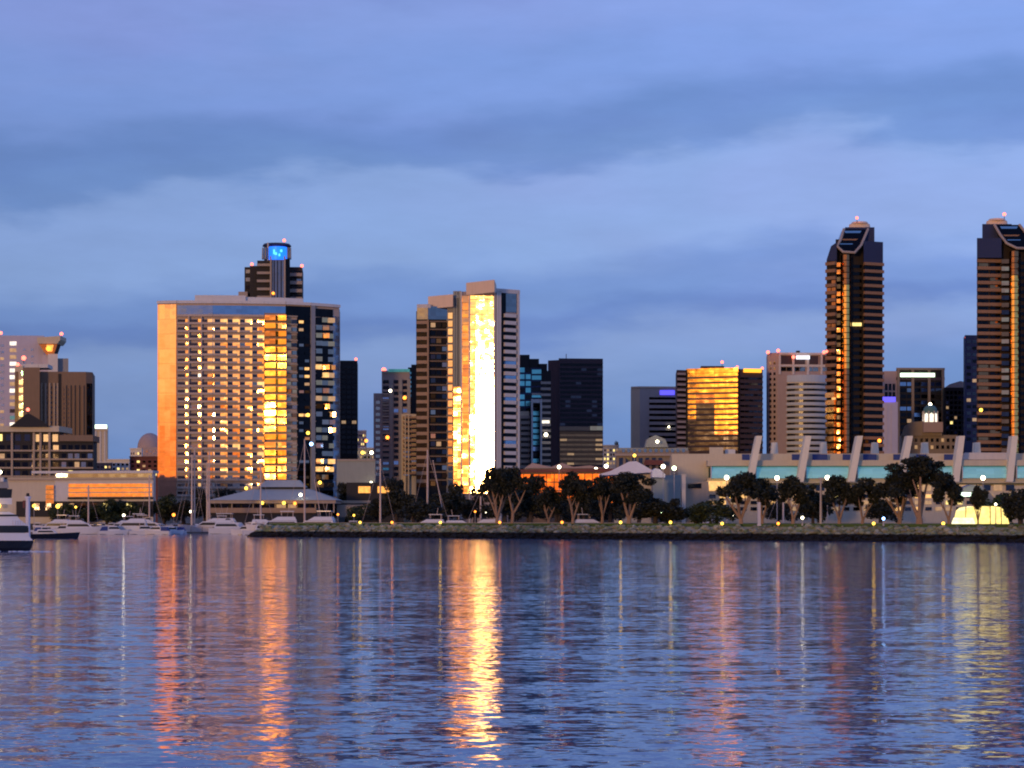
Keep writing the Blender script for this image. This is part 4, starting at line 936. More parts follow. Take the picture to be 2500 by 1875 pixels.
# lit festival tent on the park
b = Bld('lit_tent', 'yellow glowing tent with sloping sides at the right end of the lawn', [(2325, 500), (2466, 500)], cat='tent', gz=3.75)
b.xz('canvas', [(2348, 1287), (2350, 1262), (2354, 1246), (2362, 1239), (2380, 1236), (2430, 1236), (2444, 1239), (2453, 1248), (2460, 1264), (2466, 1287)][::-1], 'tent_lit', 500, 9)
b.xz('porch', [(2324, 1286), (2332, 1264), (2376, 1264), (2384, 1286)], 'tent_lit_hot', 498, 1.8)
for x in (2357, 2388, 2418, 2445): b.part('pole', MB('brown_wall').tube([(X(x, 499.7), 499.7, 3.6), (X(x + (x - 2400) * -.03, 499.7), 499.7, Z(1236, 499.7))], .12))
b.done()
b = Bld('peaked_tent', 'pale arched canopy with a lit green strip behind the glowing tent', [(2340, 520), (2440, 520)], cat='tent', gz=3.75)
b.xz('canvas', [(2350, 1205), (2352, 1190), (2372, 1183), (2396, 1186), (2418, 1204), (2436, 1228), (2420, 1236), (2404, 1212), (2380, 1198)], 'pink_wall', 522, 6)
b.xz('light_strip', [(2346, 1212), (2350, 1202), (2402, 1203), (2400, 1211)], 'sign_green_white', 519, 1.0)
for x in (2352, 2400, 2430): b.part('pole', MB('pole_paint').tube([(X(x, 523), 523, 3.6), (X(x, 523), 523, Z(1206 if x < 2420 else 1226, 523))], .14))
b.done()

# ================================================================ trees
def foliage(name, c, c2):
    m, t, b = newmat(name)
    ge = t.n.new('ShaderNodeNewGeometry'); rnd = ge.outputs['Random Per Island']
    oi = t.n.new('ShaderNodeObjectInfo').outputs['Random']
    k = t.m('FRACT', t.m('ADD', rnd, oi))
    cr = t.ramp(k, [(0, tuple(x * .5 for x in c)), (0.5, c), (0.8, c2), (1.0, tuple(x * .7 for x in c2))])
    t.link(cr, b.inputs['Base Color']); b.inputs['Roughness'].default_value = 0.7
    return m
foliage('leaf_dark', (0.012, 0.018, 0.009), (0.035, 0.035, 0.015)); foliage('leaf_olive', (0.012, 0.018, 0.009), (0.035, 0.036, 0.015)); foliage('leaf_green', (0.025, 0.045, 0.015), (0.07, 0.085, 0.02))
def leaf_cloud(blobs, n, size, rr, mat):
    """many small leaf sprays scattered through the crown's lobes"""
    m = MB(mat); tot = sum(b_[3] * b_[4] for b_ in blobs)
    for bx in blobs:
        k = int(n * bx[3] * bx[4] / tot)
        for _ in range(k):
            th = rr.uniform(0, 2 * math.pi); cz = rr.uniform(-1, 1); sr = math.sqrt(1 - cz * cz); r = rr.uniform(.25, 1) ** .4 * rr.uniform(.85, 1.12)
            p = Vector((bx[0] + bx[3] * r * sr * math.cos(th), bx[1] + bx[3] * r * sr * math.sin(th), bx[2] + bx[4] * r * cz))
            a = Vector((rr.gauss(0, 1), rr.gauss(0, 1), rr.gauss(0, .6))).normalized(); c = a.cross(Vector((rr.gauss(0, 1), rr.gauss(0, 1), rr.gauss(0, 1)))).normalized()
            s1 = size * rr.uniform(.6, 1.5); s2 = size * rr.uniform(.4, .9)
            m.add([p - a * s1, p + c * s2, p + a * s1 * .9, p - c * s2 * .8], [(0, 1, 2, 3)])
    return m
def tree_proto(seed, kind):
    """unit tree: height 1, crown about 1 wide; returned as root with trunk and crown"""
    rr = random.Random(seed); root = bpy.data.objects.new('tree', None); col.objects.link(root); root.location = (0, 0, 0)
    tk = MB({'park': 'bark_pale', 'dark': 'bark_dark', 'bush': 'bark_dark', 'big': 'bark_pale'}[kind])
    blobs = []
    if kind in ('park', 'big'):
        fork = rr.uniform(.10, .2); nl = rr.randint(3, 5)
        base = (rr.uniform(-.03, .03), 0, 0)
        tk.tube([(0, 0, -.02), (base[0], 0, fork)], .045, None, 8, .034)
        for i in range(nl):
            ang = 2 * math.pi * (i + rr.random() * .5) / nl; sp = rr.uniform(.16, .34); top = rr.uniform(.5, .68)
            q = (math.cos(ang) * sp, math.sin(ang) * sp, top)
            mid = (base[0] + q[0] * rr.uniform(.35, .55), q[1] * .45, fork + (top - fork) * .45)
            tk.tube([(base[0], 0, fork - .02), mid, q], .026, None, 6, .010)
            tk.tube([mid, (mid[0] + rr.uniform(-.16, .16), mid[1] + rr.uniform(-.1, .1), top * .95)], .014, None, 5, .006)
            blobs.append((q[0], q[1], q[2] + rr.uniform(0, .1), rr.uniform(.16, .24), rr.uniform(.11, .17)))
            blobs.append((q[0] * .6 + rr.uniform(-.1, .1), q[1] * .6, q[2] + rr.uniform(.12, .22), rr.uniform(.15, .2), rr.uniform(.09, .14)))
        blobs = [(b_[0], b_[1], b_[2], b_[3] * .78, b_[4] * .82) for b_ in blobs]
        for i in range(12): blobs.append((rr.uniform(-.46, .46), rr.uniform(-.3, .3), rr.uniform(.42, .9), rr.uniform(.05, .12), rr.uniform(.04, .09)))
        blobs.append((rr.uniform(-.12, .12), 0, .82, .17, .15))
    elif kind == 'dark':
        tk.tube([(0, 0, -.02), (0.01, 0, .5)], .05, None, 7, .02)
        for i in range(12):
            h = rr.uniform(.2, .88); w_ = .34 * (1.1 - h * .75)
            blobs.append((rr.uniform(-w_, w_), rr.uniform(-w_, w_), h, rr.uniform(.09, .2), rr.uniform(.07, .14)))
        blobs.append((0, 0, .45, .3, .28))
        for b_ in blobs[:4]: tk.tube([(0, 0, .25), (b_[0], b_[1], b_[2])], .02, None, 5, .008)
    else:
        tk.tube([(0, 0, -.02), (0, 0, .4)], .05, None, 6, .03)
        for i in range(8): blobs.append((rr.uniform(-.36, .36), rr.uniform(-.3, .3), rr.uniform(.22, .72), rr.uniform(.14, .22), rr.uniform(.15, .24)))
    t_ = tk.build('trunk', root)
    n = {'park': 5200, 'big': 7500, 'dark': 3800, 'bush': 2400}[kind]
    leaf_cloud(blobs, n, {'park': .027, 'big': .020, 'dark': .032, 'bush': .036}[kind], rr, {'park': 'leaf_olive', 'dark': 'leaf_dark', 'bush': 'leaf_green', 'big': 'leaf_dark'}[kind]).build('crown', root)
    return root
PROTO = {k: [tree_proto(s, k) for s in ss] for k, ss in {'park': (1, 2, 3, 4), 'dark': (11, 12, 13), 'bush': (21, 22, 23), 'big': (31,)}.items()}
USED = set()
def tree(px, Y, ytop, wpx, kind, label, cat='tree', name='tree', group=None, ground=3.7, idx=None, rz=None, crown=None):
    pr = PROTO[kind]; src = pr[idx if idx is not None else random.randrange(len(pr))]
    root = src if id(src) not in USED else copy_tree(src)
    USED.add(id(src))
    root.name = name
    W = wpx * (1.16 if kind in ('park', 'big') else 1.3) / F * Y; Ht = Z(ytop, Y) - ground
    root.location = (X(px, Y), Y, ground); root.scale = (W, W, Ht / .97); root.rotation_euler = (0, 0, random.uniform(0, 6.28) if rz is None else rz)
    tag(root, label, cat, group)
    if crown:
        for ch in root.children:
            if ch.name.startswith('crown'): pass
    return root
G1, G2 = 'park trees on the waterfront lawn', 'dark trees behind the marina'
yf = lambda px, d=12: Yfront(px) + d
tree(1212, yf(1212), 1140, 95, 'park', 'forked pale-trunked tree at the foot of the blazing tower, right beside an orange lamp', group=G1)
tree(1250, yf(1250, 16), 1138, 90, 'park', 'thick pale-trunked tree, second from the blazing tower', group=G1)
tree(1340, yf(1340), 1186, 84, 'park', 'small vase-shaped tree with pale trunk before the orange block', group=G1)
tree(1398, yf(1398), 1150, 95, 'park', 'slender tree with tall trunk before the right half of the orange block', group=G1)
tree(1470, yf(1470, 20), 1160, 80, 'park', 'dark-crowned tree left of the peaked white pavilion roof', group=G1)
tree(1535, yf(1535), 1152, 140, 'big', 'wide dark tree directly below the peaked white pavilion roof', group=G1)
tree(1600, yf(1600, 22), 1195, 110, 'dark', 'low dark tree before the grey-green wall', group=G1)
tree(1640, yf(1640, 24), 1210, 50, 'dark', 'small dark tree at the right edge of the grey-green wall', group=G1)
tree(1700, yf(1700, 30), 1218, 70, 'bush', 'round green shrub right of the tall white post', 'shrub', 'shrub', group='shrubs on the waterfront lawn')
tree(1750, yf(1750, 30), 1212, 90, 'bush', 'wider green shrub below the small lit window band', 'shrub', 'shrub', group='shrubs on the waterfront lawn')
tree(1810, yf(1810), 1152, 120, 'park', 'spreading tree with leaning pale trunks below the first concrete fin', group=G1)
tree(1862, yf(1862, 18), 1166, 80, 'park', 'thin tree just right of the first concrete fin', group=G1)
tree(1935, yf(1935), 1160, 105, 'park', 'multi-trunked tree below the second concrete fin', group=G1)
tree(1985, yf(1985, 40), 1176, 70, 'dark', 'dark tree set back left of the tall lamp post', group=G1)
tree(2050, yf(2050), 1160, 110, 'park', 'full-crowned tree right of the tall lamp post', group=G1)
tree(2105, yf(2105, 16), 1166, 90, 'park', 'tree with forking pale trunks below the third concrete fin', group=G1)
tree(2195, yf(2195, 18), 1150, 120, 'park', 'tree at the left flank of the tallest park tree', group=G1)
tree(2245, yf(2245), 1112, 190, 'big', 'tallest and widest park tree, covering the fourth fin', group=G1)
tree(2318, yf(2318, 20), 1158, 95, 'park', 'tree at the right flank of the tallest park tree', group=G1)
tree(2388, 490, 1184, 50, 'park', 'bare-looking thin tree standing right in front of the glowing tent', group=G1, idx=0)
tree(2430, yf(2430, 60), 1172, 90, 'bush', 'loose brownish tree behind the glowing tent', group=G1)
tree(2492, yf(2492, 10), 1165, 110, 'dark', 'dark round tree at the right picture edge', group=G1)
k = 0
for px, Y, yt, wd, kd, lb in [
    (1232, 640, 1140, 110, 'dark', 'big black-green tree behind the two thick pale trunks beside the blazing tower'), (1296, 650, 1150, 90, 'dark', 'dark tree behind the gap left of the small vase-shaped tree'),
    (1358, 700, 1182, 80, 'dark', 'dark tree hiding the middle of the orange block'), (1425, 660, 1158, 80, 'dark', 'dark tree hiding the right part of the orange block'), (1490, 640, 1150, 90, 'dark', 'dark tree below the left slope of the peaked white roof'),
    (1560, 640, 1165, 90, 'dark', 'dark tree below the right slope of the peaked white roof'), (1030, 690, 1205, 110, 'dark', 'wide dark tree around the foot of the thick leaning mast'),
    (968, 740, 1165, 80, 'dark', 'tall dark tree at the foot of the grey stepped condominium'),
    (1010, 735, 1185, 85, 'dark', 'dark tree left of the thick leaning mast'),
    (1078, 735, 1195, 90, 'dark', 'dark tree right of the thick leaning mast'),
    (1118, 740, 1178, 60, 'dark', 'narrow dark tree below the pale pier of the dark tower'),
    (1160, 730, 1200, 90, 'dark', 'broad dark tree below the blazing tower'),
    (920, 745, 1215, 70, 'dark', 'low dark tree right of the grey podium block'),
    (885, 750, 1222, 60, 'bush', 'low bush between the restaurant and the tall dark tree'),
    (845, 845, 1168, 55, 'dark', 'round dark tree in front of the blank grey-green block'),
    (1290, 720, 1172, 100, 'dark', 'dark tree behind the gap between the second and third park trees'),
    (1440, 735, 1205, 90, 'dark', 'dark tree low in front of the orange block'),
    (1365, 725, 1215, 90, 'bush', 'bushy growth under the small vase-shaped tree'),
    (400, 828, 1196, 70, 'bush', 'bushy tree at the lower left corner of the curved hotel'),
    (448, 826, 1202, 80, 'dark', 'dark tree below the second window column of the curved hotel'),
    (500, 830, 1190, 80, 'dark', 'dark tree touching the left tip of the restaurant roof'),
    (560, 850, 1192, 90, 'dark', 'dark tree behind the left roof slope of the restaurant'),
    (790, 845, 1190, 90, 'dark', 'dark tree behind the right roof slope of the restaurant'),
    (208, 828, 1216, 80, 'bush', 'bushy tree under the left part of the glowing podium'),
    (262, 826, 1214, 90, 'bush', 'bushy tree under the middle of the glowing podium'),
    (312, 827, 1210, 80, 'bush', 'bushy tree under the right part of the glowing podium'),
    (350, 829, 1215, 70, 'bush', 'bushy tree between the glowing podium and the curved hotel'),
    (150, 830, 1222, 50, 'bush', 'small bush beside the narrow glowing window of the podium'),
    (2000, 690, 1195, 90, 'dark', 'dark tree behind the tall lamp post'),
    (2150, 690, 1200, 90, 'dark', 'dark tree deep behind the third concrete fin'),
    (1900, 690, 1205, 80, 'dark', 'dark tree deep behind the second concrete fin'),
    (836, 1010, 1100, 40, 'dark', 'small far tree at the foot of the black slab')]:
    tree(px, Y, yt, wd, kd, lb, group=G2)
for px, Y, yt, wd, lb in [(278, 1400, 1106, 34, 'far dark tree right of the small lit tower'), (300, 1450, 1100, 30, 'far dark tree left of the domed hall'), (322, 1420, 1112, 30, 'far low tree at the foot of the domed hall'),
                      (1486, 1500, 1070, 42, 'far dark tree right of the bronze block'), (1510, 1500, 1058, 26, 'taller far tree, second right of the bronze block'), (1532, 1480, 1080, 36, 'far low tree left of the beige office')]:
    tree(px, Y, yt, wd, 'dark', lb, group='far trees on the skyline', ground=3.6)
for k_, pr in PROTO.items():
    for p_ in pr:
        if id(p_) not in USED:
            for ch in list(p_.children): bpy.data.objects.remove(ch)
            bpy.data.objects.remove(p_)
# low hedge of waterfront greenery
# ================================================================ lamps
def lamp_post(px, py, Y, lamp, r, label, ground, group=None, name='lamp_post', rp=0.16, cat='lamp post'):
    x, z = X(px, Y), Z(py, Y); root = thing(name, label, cat, (x, Y, ground), group)
    MB('pole_paint').tube([(x, Y, ground - .1), (x, Y, z - r * .8)], rp, None, 8, rp * .7).build('pole', root)
    MB('pole_paint').cyl((x, Y), rp * 2, rp * 1.6, ground - .1, ground + .5, 8).build('base', root)
    MB(lamp).ball((x, Y, z), r, None, 10, 7).build('globe', root)
    return root
GL = 'tall street lamps along the convention center'
for px, py, lb in [(1774, 1166, 'white lamp above the lit window band, leftmost before the teal glass'), (1897, 1167, 'white lamp between the first and second concrete fins'),
                   (2020, 1166, 'white lamp between the second and third concrete fins'), (2400, 1167, 'white lamp above the pale arched canopy')]:
    lamp_post(px, py, 640, 'lamp_white', 0.7, lb, GZ - 3, GL)
lamp_post(1619, 1139, 670, 'lamp_white', 0.68, 'white lamp over the small arched tent', GZ, GL)
lamp_post(1646, 1143, 670, 'lamp_green', 0.7, 'greenish lamp at the top right of the grey-green wall', GZ, GL)
lamp_post(1365, 1140, 750, 'lamp_white', 0.65, 'white lamp over the left half of the orange block', GZ, GL)
lamp_post(1455, 1146, 750, 'lamp_white', 0.7, 'white lamp over the right half of the orange block', GZ, GL)
lamp_post(1480, 1138, 755, 'lamp_white', 0.7, 'white lamp at the left tip of the peaked roof', GZ, GL)
lamp_post(1549, 1112, 780, 'lamp_yellow', 0.6, 'cream lamp above the peaked roof', GZ, GL)
post = thing('white_post', 'tall thick white post at the right edge of the grey-green wall', 'post', (X(1669, 560), 560, 3.7))
MB('slab_white').box(X(1665, 560), X(1674, 560), 560, 560.8, 3.6, Z(1160, 560)).build('pole', post); MB('slab_white').box(X(1662, 560), X(1677, 560), 559.8, 561, 3.6, 4.1).build('base', post); MB('slab_white').box(X(1663, 560), X(1676, 560), 559.9, 560.9, Z(1160, 560), Z(1158, 560)).build('cap', post)
post = thing('flood_light_pole', 'bare tall light pole right of the second concrete fin', 'pole', (X(2004, 500), 500, 3.7))
MB('pole_paint').tube([(X(2004, 500), 500, 3.7), (X(2004, 500), 500, Z(1168, 500))], .34, None, 8, .2).build('pole', post); MB('pole_paint').box(X(1999, 500), X(2009, 500), 499.6, 500.4, Z(1170, 500), Z(1166, 500)).build('head', post)
post = thing('white_post', 'short white post among the park trees below the first fin', 'post', (X(1853, 500), 500, 3.7))
MB('slab_white').box(X(1850, 500), X(1857, 500), 500, 500.6, 3.6, Z(1226, 500)).build('pole', post); MB('slab_white').box(X(1849, 500), X(1858, 500), 499.9, 500.7, 3.6, 4.0).build('base', post)
GB = 'low path lights on the embankment'
for px, c, lb in [(879, 'lamp_yellow', 'yellow path light at the left end of the rocks'), (957, 'lamp_orange', 'dull orange path light below the stepped condominium'), (1075, 'lamp_yellow', 'small yellow path light right of the leaning mast'),
                  (1220, 'lamp_orange', 'bright orange path light at the forked tree'), (1372, 'lamp_orange', 'slim orange path light below the orange block'), (1515, 'lamp_yellow', 'yellow path light under the wide dark tree'),
                  (1637, 'lamp_yellow', 'pale yellow path light under the grey-green wall'), (1763, 'lamp_yellow', 'yellow path light under the wider green shrub'), (1900, 'lamp_orange', 'red-orange path light beside the lavender sail cover'),
                  (2133, 'lamp_yellow', 'yellow-green path light below the third fin'), (2303, 'lamp_yellow', 'amber path light left of the glowing tent')]:
    Y = Yfront(px) + 7.0; x = X(px, Y); z = Z(1277, Y) if px < 1700 else Z(1280, Y)
    root = thing('path_light', lb, 'path light', (x, Y, 3.7), GB)
    MB('pole_paint').cyl((x, Y), .12, .10, 3.4, z, 8).build('pole', root)
    g_ = MB(c).ball((x, Y, z + .2), .38, None, 10, 6).build('globe', root); MB('dark_wall').cyl((x, Y), .34, .2, z + .55, z + .68, 8).build('cap', g_)
for px, py, Y, c, r, lb in [(83, 1235, 800, 'lamp_yellow', 0.9, 'yellow lamp under the podium, left one of the pair'), (141, 1236, 800, 'lamp_yellow', 1.1, 'bright yellow lamp below the narrow glowing window'), (185, 1238, 800, 'lamp_yellow', 0.6, 'dim yellow lamp right of the bright yellow one'),
                            (302, 1258, 770, 'lamp_white', .7, 'blinding white lamp above the moored boats'), (424, 1257, 790, 'lamp_orange', 0.9, 'orange lamp at the foot of the curved hotel'), (466, 1249, 775, 'lamp_white', 0.7, 'white lamp between the left masts'),
                            (1188, 1250, 700, 'lamp_white', .7, 'white lamp at the foot of the thin pole by the forked tree'), (1616, 1250, 600, 'lamp_green', .6, 'green-yellow lamp low before the grey-green wall'), (1787, 1256, 560, 'lamp_white', .7, 'white lamp low under the spreading tree'),
                            (1959, 1264, 500, 'lamp_white', .5, 'white lamp low between the second-fin tree and the light pole'), (2157, 1266, 480, 'lamp_blue', .5, 'blue lamp low on the lawn'), (1783, 1213, 580, 'lamp_yellow', .45, 'small yellow lamp in the crown of the spreading tree'),
                            (2431, 1231, 498, 'lamp_white', .4, 'small white lamp over the right shoulder of the glowing tent'), (1160, 1249, 690, 'lamp_orange', .5, 'small orange lamp among the boats below the blazing tower'), (825, 1256, 790, 'lamp_orange', .6, 'orange lamp right of the restaurant'), (864, 1258, 700, 'lamp_yellow', .5, 'yellow lamp among boats right of the restaurant')]:
    lamp_post(px, py, Y, c, r * .72, lb, (GZ if Y > 829 else (3.75 if px > 1300 and Y < 620 else 0.0)), 'low lamps along the waterfront', rp=0.12)

# ================================================================ boats (local x = forward, waterline z = 0)
def hull_mesh(L, B, fb, mat, mat2=None, rake=0.12):
    m = MB(mat); N = 12; ring = []
    for i in range(N + 1):
        u = i / N; x = -L / 2 + L * u
        w_ = B / 2 * (1 - max(0, (u - .45) / .55) ** 2.2) * (0.86 + .14 * min(1, u * 3)); sh = fb * (1 + .45 * u * u)
        ring.append([(x + rake * L * .5 * u * 0.0, 0, -.5 if u < .9 else -.2), (x, w_ * .72, -.1), (x + rake * L * u * .35, w_, sh), (x, -w_ * .72, -.1), (x + rake * L * u * .35, -w_, sh)])
    vs = [p for r in ring for p in r]; fs = []; k = 5
    for i in range(N):
        a, b_ = i * k, (i + 1) * k
        fs += [(a, a + 1, b_ + 1, b_), (a + 1, a + 2, b_ + 2, b_ + 1), (a + 3, a, b_, b_ + 3), (a + 4, a + 3, b_ + 3, b_ + 4), (a + 2, a + 4, b_ + 4, b_ + 2)]
    fs += [(0, 3, 4, 2, 1), tuple(N * k + q for q in (0, 1, 2, 4, 3))]
    m.add(vs, fs)
    return m
def cabin_mesh(x0, x1, w_, z0, z1, fr, bk, mat, top=.85):
    m = MB(mat); h = w_ / 2; t_ = h * top
    return m.hexa([(x0, -h, z0), (x1, -h, z0), (x1, h, z0), (x0, h, z0), (x0 + bk, -t_, z1), (x1 - fr, -t_, z1), (x1 - fr, t_, z1), (x0 + bk, t_, z1)])
def make_boat(kind, L, hullm='gelcoat', cover=None, mast=None):
    root = bpy.data.objects.new({'motor': 'motorboat', 'yacht': 'motor_yacht', 'sail': 'sailboat'}[kind], None); col.objects.link(root)
    B = L * .3; fb = L * .085 if kind != 'yacht' else L * .10
    hl = hull_mesh(L, B, fb, hullm).build('hull', root)
    MB('navy').box(-L * .46, L * .36, -B * .37, B * .37, -.3, .08).build('boot_stripe', hl)
    if kind == 'motor':
        cb = cabin_mesh(-L * .18, L * .28, B * .8, fb * 1.02, fb + L * .12, L * .16, L * .03, 'gelcoat').build('cabin', root)
        cabin_mesh(-L * .15, L * .225, B * .815, fb + L * .045, fb + L * .095, L * .07, L * .02, 'boat_glass', .9).build('windshield', cb)
        MB('gelcoat').box(-L * .16, L * .04, -B * .36, B * .36, fb + L * .175, fb + L * .19).build('hardtop', root)
        for sx in (-.15, .03):
            for sy in (-1, 1): MB('mast_paint').tube([(L * sx, sy * B * .34, fb + L * .1), (L * sx, sy * B * .34, fb + L * .18)], .05).build('post', root)
        if cover: cabin_mesh(-L * .46, -L * .17, B * .8, fb * 1.0, fb + L * .10, L * .02, L * .08, cover).build('cockpit_cover', root)
    elif kind == 'yacht':
        cb = cabin_mesh(-L * .36, L * .27, B * .82, fb * 1.02, fb + L * .085, L * .13, L * .02, 'gelcoat').build('cabin', root)
        cabin_mesh(-L * .33, L * .20, B * .835, fb + L * .03, fb + L * .07, L * .06, L * .02, 'boat_glass', .95).build('side_window', cb)
        cabin_mesh(-L * .34, L * .10, B * .7, fb + L * .088, fb + L * .135, L * .12, L * .03, 'gelcoat').build('flybridge', root)
        cabin_mesh(-L * .10, L * .05, B * .6, fb + L * .137, fb + L * .16, L * .06, L * .02, 'boat_glass').build('windshield', root)
        MB('gelcoat').box(-L * .30, -L * .06, -B * .3, B * .3, fb + L * .20, fb + L * .21).build('hardtop', root)
        for sx in (-.28, -.08):
            for sy in (-1, 1): MB('mast_paint').tube([(L * sx, sy * B * .27, fb + L * .12), (L * sx, sy * B * .27, fb + L * .2)], .07).build('post', root)
        MB('mast_paint').tube([(-L * .2, 0, fb + L * .2), (-L * .22, 0, fb + L * .3)], .07).build('antenna', root)
        if cover: cabin_mesh(-L * .47, -L * .34, B * .8, fb * 1.0, fb + L * .07, L * .01, L * .05, cover).build('cockpit_cover', root)
    else:
        mh = mast or L * 1.3
        cb = cabin_mesh(-L * .12, L * .25, B * .6, fb * 1.02, fb + L * .055, L * .1, L * .02, 'gelcoat').build('cabin', root)
        cabin_mesh(-L * .08, L * .16, B * .615, fb + L * .012, fb + L * .038, L * .05, L * .01, 'boat_glass').build('porthole', cb)
        ms = MB('mast_paint').tube([(L * .08, 0, fb), (L * .08, 0, mh)], .36, None, 8, .24).build('mast', root)
        MB(cover or 'canvas_blue').tube([(L * .06, 0, fb + L * .15), (-L * .36, 0, fb + L * .14)], .34, None, 8, .2).build('sail_cover', root)
        MB('mast_paint').tube([(L * .5, 0, fb * 1.5), (L * .08, 0, mh * .97)], .045, None, 4).build('forestay', ms); MB('mast_paint').tube([(-L * .47, 0, fb), (L * .08, 0, mh * .98)], .045, None, 4).build('backstay', ms)
        MB('mast_paint').tube([(L * .08, -B * .3, mh * .55), (L * .08, B * .3, mh * .55)], .06, None, 4).build('spreader', ms)
    return root
def place(root, px, Y, label, heading=0, group=None, cat='boat', tilt=0.0):
    root.location = (X(px, Y), Y, 0.0); root.rotation_euler = (R(tilt), 0, R(heading)); tag(root, label, cat, group); return root
place(make_boat('yacht', 24.5, 'gelcoat_cream', 'gelcoat'), 520, 760, 'long white motor yacht moored before the restaurant', 180, cat='yacht')
protos = [make_boat('motor', 10), make_boat('motor', 9, 'gelcoat', 'canvas_blue'), make_boat('motor', 8.5, 'gelcoat_cream', 'canvas_teal'), make_boat('yacht', 15, 'gelcoat'), make_boat('yacht', 14, 'navy', 'gelcoat')]
used = set()
GM = 'motorboats moored in the marina'
for k, px, Y, hd, lb in [
    (0, 95, 770, 20, 'white motorboat right of the white channel marker'), (3, 135, 755, 175, 'white cruiser with flybridge, first left of the orange sail cover'), (1, 183, 748, 5, 'white motorboat with blue cover under the orange sail cover'),
    (2, 222, 752, 170, 'cream motorboat with teal cover below the bushy trees'), (0, 254, 740, 8, 'low white motorboat left of the blinding lamp'), (4, 296, 756, 185, 'navy-hulled cruiser right below the blinding lamp'),
    (1, 330, 745, 15, 'blue-covered motorboat first right of the blinding lamp'), (3, 366, 760, 0, 'white flybridge cruiser at the foot of the first thin mast'), (2, 398, 742, 30, 'teal-covered motorboat left of the long yacht'),
    (1, 424, 748, 170, 'blue-covered motorboat touching the bow of the long yacht'), (0, 602, 720, 185, 'white motorboat behind the stern of the long yacht'), (3, 652, 715, 5, 'white cruiser below the left yellow restaurant lamp'),
    (0, 700, 708, 170, 'white motorboat half hidden by rocks below the restaurant'), (1, 735, 704, 20, 'blue-covered boat left of the tall thick mast'), (0, 786, 700, 190, 'lavender white boat right of the tall thick mast'),
    (2, 832, 690, 12, 'cream boat at the low beige wing'), (0, 960, 675, 10, 'white boat beside the dull orange path light'), (3, 1040, 672, 176, 'pale cruiser at the foot of the leaning mast'),
    (4, 1130, 668, 4, 'navy-hulled cruiser below the dark tower'), (3, 1178, 664, 180, 'bright white cruiser at the foot of the blazing tower'), (3, 1450, 655, 5, 'white cruiser under the orange block'),
    (1, 1590, 650, 175, 'blue-covered boat below the grey-green wall'), (3, 1745, 640, 0, 'pale boat behind the two green shrubs')]:
    src = protos[k]; o = src if k not in used else copy_tree(src); used.add(k)
    o.name = 'motor_yacht' if k in (3, 4) else 'motorboat'
    place(o, px, Y, lb, hd, GM)
    o.scale = (1.2, 1.2, 1.5) if px > 850 else (1.05, 1.05, 1.5)
for px, Y, top, L, hd, lb, cv, nm in [
    (210, 776, 1185, 11, 8, 'sailboat with an orange sail cover under the glowing podium', 'canvas_orange', 0), (370, 775, 1160, 11, 170, 'sailboat with thin mast left of the curved hotel', 'canvas_blue', 0),
    (462, 770, 1110, 12, 10, 'sailboat, first mast in front of the hotel windows', 'canvas_blue', 0), (482, 772, 1095, 14, 175, 'sailboat with the thickest of the four masts by the hotel windows', 'gelcoat', 0),
    (500, 778, 1128, 11, 15, 'sailboat, third mast of the four by the hotel windows', 'canvas_blue', 0), (517, 774, 1100, 12, 185, 'sailboat, rightmost of the four masts by the hotel windows', 'canvas_teal', 0),
    (630, 745, 1134, 12, 5, 'sailboat with mast crossing the restaurant roof on its left', 'gelcoat', 0), (753, 722, 1072, 17, 178, 'large sailboat with the tallest thick mast', 'gelcoat', 0),
    (921, 700, 1120, 13, 8, 'sailboat with mast before the grey stepped condominium', 'canvas_blue', 0), (1052, 690, 1098, 15, 172, 'sailboat with thick mast before the dark balcony tower', 'gelcoat', 0),
    (1167, 690, 1196, 11, 0, 'sailboat with short mast at the foot of the blazing tower', 'canvas_blue', 0), (1905, 640, 1175, 12, 10, 'sailboat glimpsed between the first-fin and second-fin trees', 'canvas_blue', 0)]:
    place(make_boat('sail', L, 'gelcoat', cv, Z(top, Y)), px, Y, lb, hd, 'sailboats moored in the marina', 'sailboat')
GR = 'front row of small boats along the floating docks'
for k, px, Y, hd, lb in [(1, 112, 728, 10, 'blue-covered boat nearest the channel marker, front row'), (0, 158, 726, 186, 'white boat between the marker and the sailboat mast, front row'), (3, 200, 724, 3, 'white cruiser in the front row below the orange sail cover'),
    (0, 240, 728, 174, 'white boat in the front row, two left of the blinding lamp'), (1, 276, 722, 12, 'blue-covered boat in the front row just left of the blinding lamp'), (3, 318, 727, 182, 'white cruiser in the front row just right of the blinding lamp'),
    (0, 352, 724, 8, 'white boat in the front row under the right end of the podium'), (1, 384, 722, 168, 'blue-covered boat in the front row below the hotel left corner'), (0, 416, 728, 20, 'white boat in the front row at the foot of the orange lamp'),
    (3, 560, 742, 6, 'white cruiser close behind the long yacht'), (1, 612, 700, 176, 'blue-covered boat at the tip of the breakwater'), (0, 640, 690, 14, 'white boat just behind the tip of the breakwater'),
    (3, 676, 694, 184, 'white cruiser behind the first breakwater rocks'), (0, 720, 684, 6, 'white boat just left of the tallest mast'), (3, 768, 682, 172, 'pale cruiser just right of the tallest mast'), (0, 868, 676, 10, 'white boat under the low bush right of the restaurant'),]:
    o = copy_tree(protos[k]); o.name = 'motor_yacht' if k in (3, 4) else 'motorboat'
    o.scale = (1, 1, 1); place(o, px, Y, lb, hd, GR); s1 = random.uniform(.85, 1.15); o.scale = (s1, s1, s1 * 1.45) if px < 600 else (1.3, 1.3, 1.75)
